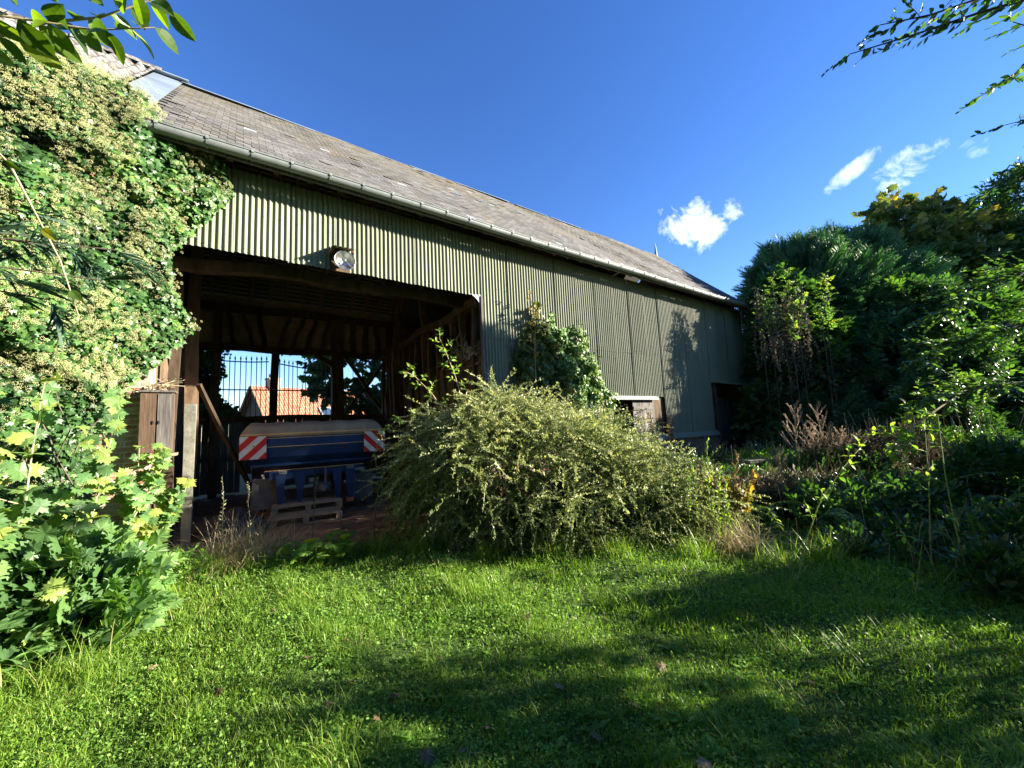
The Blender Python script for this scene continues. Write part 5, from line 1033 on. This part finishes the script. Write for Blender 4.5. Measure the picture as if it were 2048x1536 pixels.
for q in range(11):
    p0 = np.array([c[0]+rnd(-.1, .1), c[1], 0]); b = arc(p0, np.array([rnd(-.35, .4), rnd(-.2, .2), 1]), rnd(.5, .95), 7, .3, .04); ms.tube(b, .006, 4); leaves_on(ml, b, mapT, 16, .12, .45, 1, 75, (.5, -.5, .5), .5, r=rng.uniform(.25, .82, 16), droopy=.3)
wpart(ms, 'stems', DTWIG, o); wpart(ml, 'leaves', AUT, o)
c = cw(1320, 870, 8.0); o = empty('maple_sapling', (c[0], c[1], 0), label='thin maple sapling with curled pale and brown leaves before the window', cat='sapling'); ms, ml = MB(), MB()
for q in range(5):
    b = arc((c[0], c[1], .0), np.array([rnd(-.2, .25), rnd(-.1, .1), 1]), rnd(1.3, 1.75), 8, .15, .03); ms.tube(b, .006, 4); leaves_on(ml, b, mapT, 10, .15, .75, 1, 75, (.5, -.5, .5), .6, r=rng.uniform(.3, 1, 10), droopy=.4)
wpart(ms, 'stems', DTWIG, o); wpart(ml, 'leaves', DEADL, o)
# brightly backlit elder branch and long rose canes on the right
def cane(name, label, pts, nl, ls, mt=YLEAF, L=.14, cat='cane', rad=.007):
    P = np.array([cw(*p) for p in pts]); P[0, 2] = max(P[0, 2], 0); t = np.linspace(0, 1, 12); P = np.stack([np.interp(t, np.linspace(0, 1, len(P)), P[:, k]) for k in range(3)], 1); o = empty(name, P[0], label=label, cat=cat); ms, ml = MB(), MB(); ms.tube(P, np.linspace(rad, rad*.5, 12), 6)
    Pt, Tt = along(P, rng.uniform(.05, .95, 40)); ms.inst((np.array([(-.15, 0, 0), (.15, 0, 0), (0, 1, 0)], float), [np.array([[0, 1, 2]])]), Pt, rotm(rng.normal(size=(40, 3)), rng.normal(size=(40, 3))), .014)
    for t_ in np.linspace(.25, .98, nl):
        p, T = along(P, np.array([t_])); pinn(ml, ms, p[0], T[0]*.2+np.array([rnd(-1, 1), rnd(-.6, .4), rnd(.1, .5)]), L*rnd(.8, 1.2), ls, 2, tp=ov3)
    wpart(ms, 'stem', GREENST, o); wpart(ml, 'leaves', mt, o)
cane('rose_cane', 'thorny arching rose cane, leftmost of the long bright canes', [(1603, 1165, 4.2), (1610, 1090, 4.25), (1640, 1000, 4.3), (1690, 930, 4.4), (1760, 850, 4.6)], 8, .075)
cane('rose_cane', 'long thorny cane standing in the middle of the right-hand weeds', [(1880, 1250, 4.0), (1862, 1100, 4.1), (1858, 980, 4.2), (1850, 860, 4.3)], 6, .07)
cane('rose_cane', 'long thin cane leaning left, nearest the right edge', [(1900, 1330, 3.6), (1925, 1120, 3.7), (1890, 950, 3.8), (1875, 830, 3.9)], 5, .07)
cane('sapling_cane', 'slender dark cane at the lower right of the lawn', [(1838, 1330, 3.4), (1830, 1200, 3.45), (1845, 1080, 3.5)], 4, .06)
o = empty('elder_branch', cw(1900, 780, 6.4), label='bright backlit elder branch hanging over the weeds at right', cat='branch'); ms, ml = MB(), MB()
Pm = np.array([cw(1960, 760, 6.8), cw(1900, 800, 6.5), cw(1830, 850, 6.3), cw(1770, 905, 6.2)]); ms.tube(Pm, [.02, .016, .012, .006], 6)
for t_ in np.linspace(.05, 1, 26):
    p, T = along(Pm, np.array([t_])); pinn(ml, ms, p[0], np.array([rnd(-1, .3), rnd(-.5, .5), rnd(-.2, .8)]), rnd(.22, .36), .12, 4, tp=ov3)
wpart(ms, 'stem', TWIG, o); wpart(ml, 'leaves', YLEAF, o)
for q, (a, b, Y_, lb) in enumerate(((1520, 1040, 6.0, 'bramble arching low nearest the dry grass clump'), (1600, 1000, 6.6, 'bramble arching in front of the withered docks'), (1700, 1030, 6.0, 'bramble arching left of the middle canes'), (1780, 1010, 6.4, 'bramble arching behind the middle canes'), (1850, 1060, 5.4, 'bramble arching low between the two long canes'), (1940, 1010, 5.6, 'bramble arching right of the long canes'), (2000, 1120, 4.8, 'bramble nearest the right edge'), (1650, 1080, 5.5, 'bramble spilling onto the shaded lawn'), (1980, 900, 6.2, 'bramble highest at the right edge'))):
    c = cw(a, b, Y_); o = empty('bramble', (c[0], c[1], 0), label=lb, cat='bramble', group='brambles in the right-hand weeds'); ms, ml = MB(), MB()
    for k_ in range(7):
        d = np.array([rnd(-1, 1), rnd(-.8, .3), 1.1]); br = arc((c[0]+rnd(-.15, .15), c[1]+rnd(-.1, .1), 0), d, max(.6, c[2])*rnd(1.3, 2.), 10, 2.0, .05); br[:, 2] = np.maximum(br[:, 2], .02); ms.tube(br, np.linspace(.006, .003, 10), 5); leaves_on(ml, br, ov3, 34, .085, .15, 1, 70, (.3, -.5, .8), .45, droopy=.2)
    wpart(ms, 'stems', GREENST, o); wpart(ml, 'leaves', HEDGE if q % 3 else YLEAF, o)
# sprays lit along their rims at the right edge
for q, (pts, lb) in enumerate((([(2080, 540, 6.6), (1990, 555, 6.5), (1920, 590, 6.4), (1880, 640, 6.3)], 'upper glossy spray hanging in from the right edge'), ([(2090, 640, 6.4), (2000, 660, 6.3), (1900, 690, 6.2), (1850, 720, 6.1)], 'middle glossy spray hanging in from the right edge'), ([(2090, 760, 6.2), (1990, 770, 6.1), (1900, 790, 6.0), (1840, 800, 5.9)], 'lower glossy spray hanging in from the right edge'))):
    P = np.array([cw(*p) for p in pts]); o = empty('leafy_spray', P[0], label=lb, cat='branch'); ms, ml = MB(), MB(); ms.tube(P, [.018, .014, .010, .005], 5)
    for t_ in np.linspace(0, 1, 58): p, T = along(P, np.array([t_])); b = arc(p[0], np.array([rnd(-1, .2), rnd(-.7, .5), rnd(-.5, .6)]), rnd(.25, .55), 6, .3, .05); ms.tube(b, .004, 3); leaves_on(ml, b, ov3, 12, .11, .1, 1, 55, (.4, -.2, .9), .4)
    wpart(ms, 'stem', DTWIG, o); wpart(ml, 'leaves', HEDGE, o)
# stone trough with arched opening, mossy top
tr_ = empty('stone_trough', cw(1548, 975, 9.2)*np.array([1, 1, 0])+np.array([0, 0, .0]), rz=R(8), label='low mossy stone block with a dark arched hollow near the barn end', cat='trough')
m = MB(); a = np.linspace(math.pi, 0, 13); arch = [(.38*math.cos(t_), .05+.30*math.sin(t_)) for t_ in a]; out_ = [(-.75, 0)]+[(-.75+.0*q, .5) for q in range(1)]+[(.75, .5), (.75, 0)]
front = [(-.75, -.1), (-.75, .5), (.75, .5), (.75, -.1), (.38, -.1)]+[(x_, z_) for x_, z_ in arch[::-1]]+[(-.38, -.1)]; n_ = len(front)
m.raw([(x_, y_, z_) for y_ in (-.35, .35) for x_, z_ in front], [[list(range(n_)), list(range(n_, 2*n_))[::-1]], [[j, j+n_, (j+1) % n_+n_, (j+1) % n_] for j in range(n_)]], .5); m.build('block', STONE, tr_, local=True)
m = MB(); m.box(-.85, .85, -.42, .42, .502, .58, j=.02); m.build('coping', STONE, tr_, local=True); m = MB(); m.box(-.5, .5, .2, .3, -.1, .45); m.build('back_face', STONE, tr_, local=True)
o = empty('trough_moss', np.array(tr_.location)+np.array([0, 0, .58]), label='green weeds growing along the top of the stone block', cat='weeds'); m = MB(); c = np.array(o.location); crown(m, [(c[0], c[1], c[2], .85, .4, .12)], SPR, 260, .2, inner=.3, up=.6); wpart(m, 'leaves', GREENL, o)
for q in range(16):
    c = cw(1500+rnd(-10, 90), 1000, 7.3+rnd(-.4, .5)); s_ = rnd(.04, .10); m = MB(); V = rng.normal(size=(1, 3)); v = octa[0]*s_*np.array([1.3, 1, .7]); v = np.concatenate([v, (v[[0, 2, 1, 3]]+v[[2, 1, 3, 0]])*.62+[0, 0, s_*.3]]); v += rng.normal(size=v.shape)*s_*.12
    import bmesh as _b
    bm = _b.new(); [bm.verts.new(tuple(p)) for p in v]; r_ = _b.ops.convex_hull(bm, input=bm.verts); me = bpy.data.meshes.new('rubble_stone'); bm.to_mesh(me); bm.free(); me.materials.append(RUB); o = bpy.data.objects.new('rubble_stone', me); COL.objects.link(o); o.location = (c[0], c[1], float(gh(c[0], c[1]))+s_*.3)
    tag(o, 'pale lump of rubble lying in the weeds beyond the arching shrub', 'rubble', 'rubble scattered in the weeds')

# ================================================================== LAWN
def field(n, ymin, ymax, pw):
    """scatter over the visible lawn, denser towards the camera"""
    u_ = rng.random(n); y = (ymin**(1-pw)+u_*(ymax**(1-pw)-ymin**(1-pw)))**(1/(1-pw)); x = rng.uniform(-1.5, 1.5, n)*(y+.3)*.98
    lx = x*ua[0]+y*ua[1]; ly = x*na[0]+y*na[1]-DW
    edge = -.42+.22*np.sin(lx*2.3)+.1*np.sin(lx*6.1)
    ok = ~((ly > edge-.02+.1*rng.normal(size=n)*.5) & (lx > -1.2) & (lx < 4.3)) & (ly < -.05); return x[ok], y[ok]
def patch(x, y, s=1.): return np.clip(.5+.35*np.sin(x*1.9*s+1.3*np.sin(y*1.1*s))*np.cos(y*2.3*s+.7*np.sin(x*2.7*s))+.2*np.sin(x*5.1*s+y*4.3*s), 0, 1)
bl_ = []
for kind in range(4):
    t = np.array([0, .35, .7, 1.]); bend = (.10, .30, .55, .8)[kind]; wv = np.array([1., .9, .6, 0]); V = []
    for q in range(3): V += [(-.5*wv[q], t[q]*(1-.25*bend*t[q]), bend*t[q]**2), (.5*wv[q], t[q]*(1-.25*bend*t[q]), bend*t[q]**2)]
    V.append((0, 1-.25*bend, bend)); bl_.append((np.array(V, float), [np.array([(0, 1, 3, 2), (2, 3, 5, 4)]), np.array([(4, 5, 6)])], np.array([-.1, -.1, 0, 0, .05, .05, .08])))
m = MB()
for n_, y0, y1, pw, hh in ((170000, 1.25, 3.4, 1.25, .042), (110000, 3.2, 8.5, 1.5, .06), (30000, 8, 14, 1.2, .10)):
    x, y = field(n_, y0, y1, pw); pa = patch(x, y); keep = rng.random(len(x)) < (.55+.45*pa); x, y, pa = x[keep], y[keep], pa[keep]; P = np.stack([x, y, gh(x, y)-.005], 1); k = rng.choice(4, len(x), p=(.3, .35, .25, .1)); tuft = np.clip(patch(x*1.7+4, y*1.7, 1.3)-.55, 0, 1)*2.2
    h = hh*rng.uniform(.5, 1.35, len(x))*(.75+.5*pa+tuft*1.0); wd = np.maximum(.0035, .0013*np.hypot(x, y))*rng.uniform(.7, 1.3, len(x))
    az = rng.uniform(0, 6.28, len(x))+.0; z = np.stack([np.cos(az), np.sin(az), 0*az], 1); yv = UP+.33*rng.normal(size=P.shape)*np.array([1, 1, 0]); Rm = rotm(yv, z); sc = np.stack([wd, h, h], 1); r = np.clip(.42+.22*(pa-.5)+rng.normal(size=len(x))*.20, 0, 1)
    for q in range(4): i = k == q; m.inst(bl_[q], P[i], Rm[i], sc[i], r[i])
for n_, y0, y1, hh in ((230, 1.5, 4, .15), (260, 3.5, 9, .2)):
    cx, cy = field(n_, y0, y1, 1.4)
    for a, b in zip(cx, cy):
        k_ = random.randint(18, 55); sg_ = .04+.012*b; x = a+rng.normal(size=k_)*sg_; y = b+rng.normal(size=k_)*sg_; az = rng.normal(size=k_)*.9+rnd(0, 6.28); z = np.stack([np.cos(az), np.sin(az), 0*az], 1); h = hh*rnd(.6, 1.2)*rng.uniform(.5, 1.1, k_)
        wd = np.full(k_, max(.004, .0014*b)); m.inst(bl_[random.choice((1, 2, 3))], np.stack([x, y, gh(x, y)-.005], 1), rotm(UP+z*rng.uniform(.1, .9, (k_, 1)), z), np.stack([wd, h, h], 1), np.clip(rng.normal(size=k_)*.16+rnd(.4, .85), 0, 1))
tag(m.build('grass', GRASS), kind='stuff')
m = MB(); round_ = T_oval(.85, .06, .12, seg=3); long_ = T_oval(.36, .1, .25, seg=3)
for n_, y0, y1, pw in ((95000, 1.25, 3.6, 1.3), (60000, 3.4, 9, 1.5)):
    x, y = field(n_, y0, y1, pw); pa = 1-patch(x, y, .8); keep = rng.random(len(x)) < .25+.75*pa; x, y = x[keep], y[keep]; P = np.stack([x, y, gh(x, y)+rng.uniform(.004, .035, len(x))*(1+.12*y)], 1)
    yv = rng.normal(size=P.shape)*np.array([1, 1, .35])+UP*.15; zv = UP+rng.normal(size=P.shape)*.4; m.inst(round_, P, rotm(yv, zv), np.maximum(.014, .0055*y)*rng.uniform(.7, 1.5, len(x)))
tag(m.build('clover', GREENL), kind='stuff')
m = MB()
x, y = field(900, 1.3, 6.5, 1.6); 
for q in range(len(x)):
    if patch(x[q], y[q], .6) > .62 : continue
    nl_ = random.randint(4, 8); z0 = float(gh(x[q], y[q])); a = rng.uniform(0, 6.28, nl_); el = rng.uniform(.15, .8, nl_); P = np.tile([[x[q], y[q], z0]], (nl_, 1)); yv = np.stack([np.cos(a), np.sin(a), el], 1); m.inst(long_, P, rotm(yv, np.tile(UP, (nl_, 1))), rnd(.05, .11), np.clip(rng.normal(.5, .2, nl_), 0, 1))
tag(m.build('broadleaf_weeds', GREENL), kind='stuff')
# coarse tufts at the edges (each one a thing)
def tuft(label, x, y, n, h, mt=GRASS, name='grass_tuft', lean=.55, rr=None, group='long grass tufts along the lawn edge', wd=.006, cat='grass tuft', rad=.10):
    z0 = float(gh(x, y)); o = empty(name, (x, y, z0), label=label, cat=cat, group=group); m = MB(); a = rng.uniform(0, 6.28, n); P = np.stack([x+rng.normal(size=n)*rad, y+rng.normal(size=n)*rad, np.full(n, z0)], 1); k = rng.choice(4, n, p=(.15, .25, .35, .25))
    zv = np.stack([np.cos(a), np.sin(a), 0*a], 1); yv = UP+zv*lean*rng.uniform(0, 1, (n, 1)); hs_ = h*rng.uniform(.4, 1.1, n); sc = np.stack([np.full(n, wd), hs_, hs_], 1); Rm = rotm(yv, zv); r = np.clip(rng.normal(.55, .25, n), 0, 1) if rr is None else rng.uniform(*rr, n)
    for q in range(4): i = k == q; m.inst(bl_[q], P[i], Rm[i], sc[i], r[i])
    wpart(m, 'blades', mt, o); return o
tu = [((-.1, -.75), 160, .4, 'at the left end of the dirt threshold'), ((.35, -.85), 130, .3, 'left of the middle of the threshold'), ((1.7, -1.25), 220, .42, 'in front of the pallets'), ((2.1, -1.7), 240, .45, 'at the left foot of the arching shrub'), ((1.3, -1.1), 120, .3, 'in the middle of the threshold'),
      ((2.6, -2.5), 150, .3, 'before the left part of the arching shrub'), ((3.2, -3.1), 170, .32, 'before the middle of the arching shrub'), ((3.7, -3.6), 170, .35, 'before the right part of the arching shrub'), ((4.4, -4.2), 180, .36, 'at the right foot of the arching shrub'), ((-.8, -2.0), 220, .34, 'under the lower left saplings'), ((-.9, -2.6), 200, .3, 'at the lower left edge'), ((-.55, -1.4), 200, .3, 'right of the lower left saplings'), ((5.2, -5.2), 200, .38, 'on the shaded lawn at right'), ((4.8, -4.9), 160, .3, 'left of the shaded weed bed')]
for (a, b), n_, h_, lb in tu: c = B(a, b); tuft('long green grass tuft '+lb, c[0], c[1], n_, h_)
for q, ((a, b), n_, h_, lb) in enumerate((((.1, -.6), 380, .75, 'tangled dry straw-coloured grass clump left of the dirt floor'), ((.4, -.4), 300, .62, 'dry straw grass clump spilling over the dirt floor'), ((-.15, -.55), 220, .5, 'dry straw clump against the foot of the brick pier'), ((5.0, -4.4), 260, .55, 'brown dry grass clump right of the orange maple'), ((2.2, -1.15), 90, .75, 'tall bare dry stalks by the shrub foot'))):
    c = B(a, b); tuft(lb, c[0], c[1], n_, h_, STRAW, 'dry_grass', .8, (.2, 1.), 'dry grass clumps', .0055, 'dry grass', .16)
# tall thin weeds standing before the spreader
wl = [((.95, -.35), .95, 'leafy seeding weed left of the pallets'), ((1.35, -.3), .6, 'short weed before the middle of the pallets'), ((1.75, -.45), .8, 'green-topped weed before the right end of the pallets'), ((2.05, -.3), 1.35, 'tallest thin stalk before the right frame leg'), ((2.25, -.6), .95, 'bushy dark weed right of the tallest stalk'), ((2.0, -.75), .55, 'small pale weed by the dirt edge'), ((-.05, -.2), 1.0, 'arching seeding weed by the whitewashed post'), ((.25, -.3), .9, 'brown weed among the dry grass')]
for (a, b), h_, lb in wl:
    c = B(a, b-.35); tallstem('tall_weed', lb, 'weed', (c[0], c[1]), h_*1.1, 46, SHRUB, nar2, .05, group='thin tall weeds at the edge of the dirt floor', ang=50, lean=(rnd(-.1, .1), 0), t0=.1, mt2=DTWIG)
for q, (a, b) in enumerate(((.75, -1.0), (1.0, -1.15), (1.25, -.85))):     # mallow
    c = B(a, b); o = empty('mallow_plant', (c[0], c[1], 0), label=['round-leaved mallow left of the middle of the threshold', 'yellow-green mallow nearest the lawn', 'mallow in front of the pallets'][q], cat='plant', group='round-leaved mallows by the dirt floor'); m = MB(); n_ = 26; P = np.stack([c[0]+rng.normal(size=n_)*.16, c[1]+rng.normal(size=n_)*.1, rng.uniform(.08, .24, n_)], 1); m.inst(figT, P, rotm(rng.normal(size=(n_, 3))*[1, 1, .2], UP+rng.normal(size=(n_, 3))*.35), rng.uniform(.08, .14, n_), rng.uniform(.5, .9, n_)); wpart(m, 'leaves', YLEAF if q == 1 else GREENL, o)
    ms = MB(); [ms.tube([(c[0], c[1], 0), p*[1, 1, .6]+[0, 0, .02], p], .003, 4) for p in P]; wpart(ms, 'stalks', GREENST, o)
# fallen leaves
me0 = None
for q, (a, b) in enumerate(((690, 1290), (430, 1400), (700, 1370), (655, 1415), (790, 1400), (1265, 1395), (850, 1520), (930, 1490), (1330, 1320), (575, 1170), (980, 1440), (1120, 1370), (1050, 1240), (310, 1330), (1410, 1520), (1620, 1345), (540, 1225), (760, 1450), (1190, 1450), (620, 1330))):
    d = (a-1024)/780*CR-(b-768)/780*CU+F_; t_ = -(CH-.03)/d[2]; p = d*t_; 
    if q % 5 == 0:
        m = MB(); m.inst((mapT[0]*np.array([1, 1, 1.6])+np.array([0, 0, .02]), mapT[1]), np.zeros((1, 3)), rotm([[0, 1, .15]], [[0, 0, 1]]), .085, [[.3, .6, .9, .5][(q//5) % 4]]); ob = m.build('fallen_leaf', DEADL)
    else: ob = ob.copy(); COL.objects.link(ob)
    ob.location = (p[0], p[1], float(gh(p[0], p[1]))+.04); ob.rotation_euler = (rnd(-.5, .5), rnd(-.5, .5), rnd(0, 6.28)); sc_ = rnd(.5, .85); ob.scale = (sc_,)*3
    tag(ob, 'curled brown dead leaf lying on the lawn', 'leaf', 'fallen leaves on the lawn')

# ================================================================== OVERHANGING BRANCHES (trees just outside the frame)
def hang(o, pts, n, ls, mt, tpl, rad, ml, ms, seedr=None, ang=60, side=0, sl=.0, face=(.25, -1, .25)):
    ms.tube(pts, np.linspace(rad, rad*.35, len(pts)), 7); leaves_on(ml, pts, tpl, n, ls, .05, 1., ang, face, .5, droopy=.5, r=seedr)
ap = empty('apple_tree', (-2.9, -.2, 0), label='leafy branch of a young tree reaching in at the top left corner', cat='tree'); ms, ml = MB(), MB(); tk = np.array([(-2.9, -.2, 0), (-2.85, 0, 1.2), (-2.6, .35, 2.3), (-2.25, .8, 2.95)]); ms.tube(tk, [.06, .05, .035, .018], 8)
bigL = T_oval(.56, .13, .30, seg=6)
b1 = np.array([tk[-1], cw(-60, 90, 1.15), cw(90, 45, 1.15), cw(200, 35, 1.2), cw(300, 0, 1.22)]); hang(ap, b1, 34, .125, APPLE, bigL, .007, ml, ms, rng.uniform(.1, .88, 34))
b2 = np.array([tk[-1], cw(-80, 20, 1.05), cw(60, 40, 1.1), cw(190, 60, 1.15), cw(310, 55, 1.2)]); hang(ap, b2, 32, .12, APPLE, bigL, .005, ml, ms, rng.uniform(.1, .88, 32))
b3 = np.array([tk[2], cw(-100, 200, 1.6), cw(20, 330, 1.9), cw(120, 520, 2.1), cw(160, 640, 2.2)]); hang(ap, b3, 16, .10, APPLE, bigL, .008, ml, ms)
b4 = np.array([tk[-1], cw(-120, -60, 1.0), cw(150, -70, 1.1), cw(260, -20, 1.15), cw(340, 20, 1.2)]); hang(ap, b4, 26, .12, APPLE, bigL, .006, ml, ms, rng.uniform(.1, .86, 26))
crown(ml, [(-3.1, -.3, 3.1, .7, .6, .5)], SPR, 160, .3); wpart(ms, 'trunk', TWIG, ap); wpart(ml, 'foliage', APPLE, ap)
cy = empty('cypress_branches', (-5.2, .8, 0), label='dark cypress sprays hanging in front of the ivy at the left edge', cat='tree'); ms, ml = MB(), MB(); ms.tube([(-5.2, .8, 0), (-5.1, .9, 1.5), (-4.8, 1.2, 2.8)], [.1, .08, .04], 8)
for (a, b, Y_) in ((60, 470, 2.3), (140, 500, 2.3), (200, 560, 2.4), (20, 560, 2.2), (100, 600, 2.3), (40, 420, 2.3), (230, 500, 2.5)):
    e = cw(a, b, Y_); s0 = np.array([-4.9+rnd(-.1, .1), 1.1+rnd(-.1, .1), 2.6+rnd(-.3, .2)]); pts = np.array([s0, (s0+e)/2+UP*.12, e]); ms.tube(pts, [.012, .008, .004], 5)
    P, T = along(pts, np.linspace(.35, 1, 9)); m_y = T*.6+rng.normal(size=P.shape)*.35-UP*.15; ml.inst(CONT[0], P, rotm(m_y, UP+rng.normal(size=P.shape)*.4), .28*rng.uniform(.7, 1.2, len(P)), .05)  # every spray at the darkest leaf tone, shade put into the colour
wpart(ms, 'trunk', BARK, cy); wpart(ml, 'foliage', CON, cy)
pl = empty('plum_tree', (6.2, .4, 0), label='tree just outside the frame whose thin branches reach in at the top right', cat='tree'); ms, ml = MB(), MB(); tk = np.array([(6.2, .4, 0), (6.1, .6, 1.6), (5.6, 1.2, 3.2), (4.9, 2.0, 4.4)]); ms.tube(tk, [.13, .11, .07, .03], 9)
for pts, n_ in (([(2120, -20, 2.6), (1960, 25, 2.55), (1820, 72, 2.5), (1700, 108, 2.5)], 34), ([(2100, -60, 2.6), (1980, -10, 2.6), (1860, 30, 2.5), (1760, 50, 2.5)], 30), ([(2140, 60, 3.0), (2080, 110, 3.0), (2030, 150, 2.9), (1955, 195, 2.9)], 22), ([(2150, 190, 3.4), (2090, 230, 3.3), (2010, 250, 3.3)], 14), ([(2150, 100, 3.0), (2080, 60, 2.9), (2020, 42, 2.9)], 12), ([(2160, 280, 4.0), (2080, 340, 3.9), (2020, 330, 3.9), (1965, 400, 3.9)], 26)):
    P = np.array([tk[3]]+[cw(*p) for p in pts]); ms.tube(P, np.linspace(.014, .003, len(P)), 6); leaves_on(ml, P[1:], T_oval(.5, .1, .3, seg=4), int(n_*.7), .10, .0, 1, 55, (.2, -1, .3), 1.3, droopy=.1); leaves_on(ml, P[1:], T_sprig(T_oval(.44, .12, .25, seg=3), 6, .42, 60, .1, True, n_), int(n_*.5), .21, .1, 1, 45, (.2, -1, .3), 1.2)
PLB = [(7.6, 2.45, 1.9, 1.1, .55, .8), (8.6, 2.9, 2.4, 1.0, .5, .9), (5.3, 1.75, 2.4, .9, .35, .9), (6.6, 2.3, 1.2, .8, .35, .7), (5.2, 1.2, 3.2, .9, .4, .8), (5.6, 1.4, 2.2, 1.0, .5, .9), (7.0, 1.3, 2.4, 1.4, .6, 1.3), (7.2, .9, 2.8, 1.6, .8, 1.3), (9.2, 1.0, 3.0, 1.6, .8, 1.5)]
P_, N_ = None, None; crown(ml, PLB, SPR+SPN, 1500, .4, inner=.4); wpart(ms, 'trunk', BARK, pl); wpart(ml, 'crown', HEDGE, pl)
print('all done')
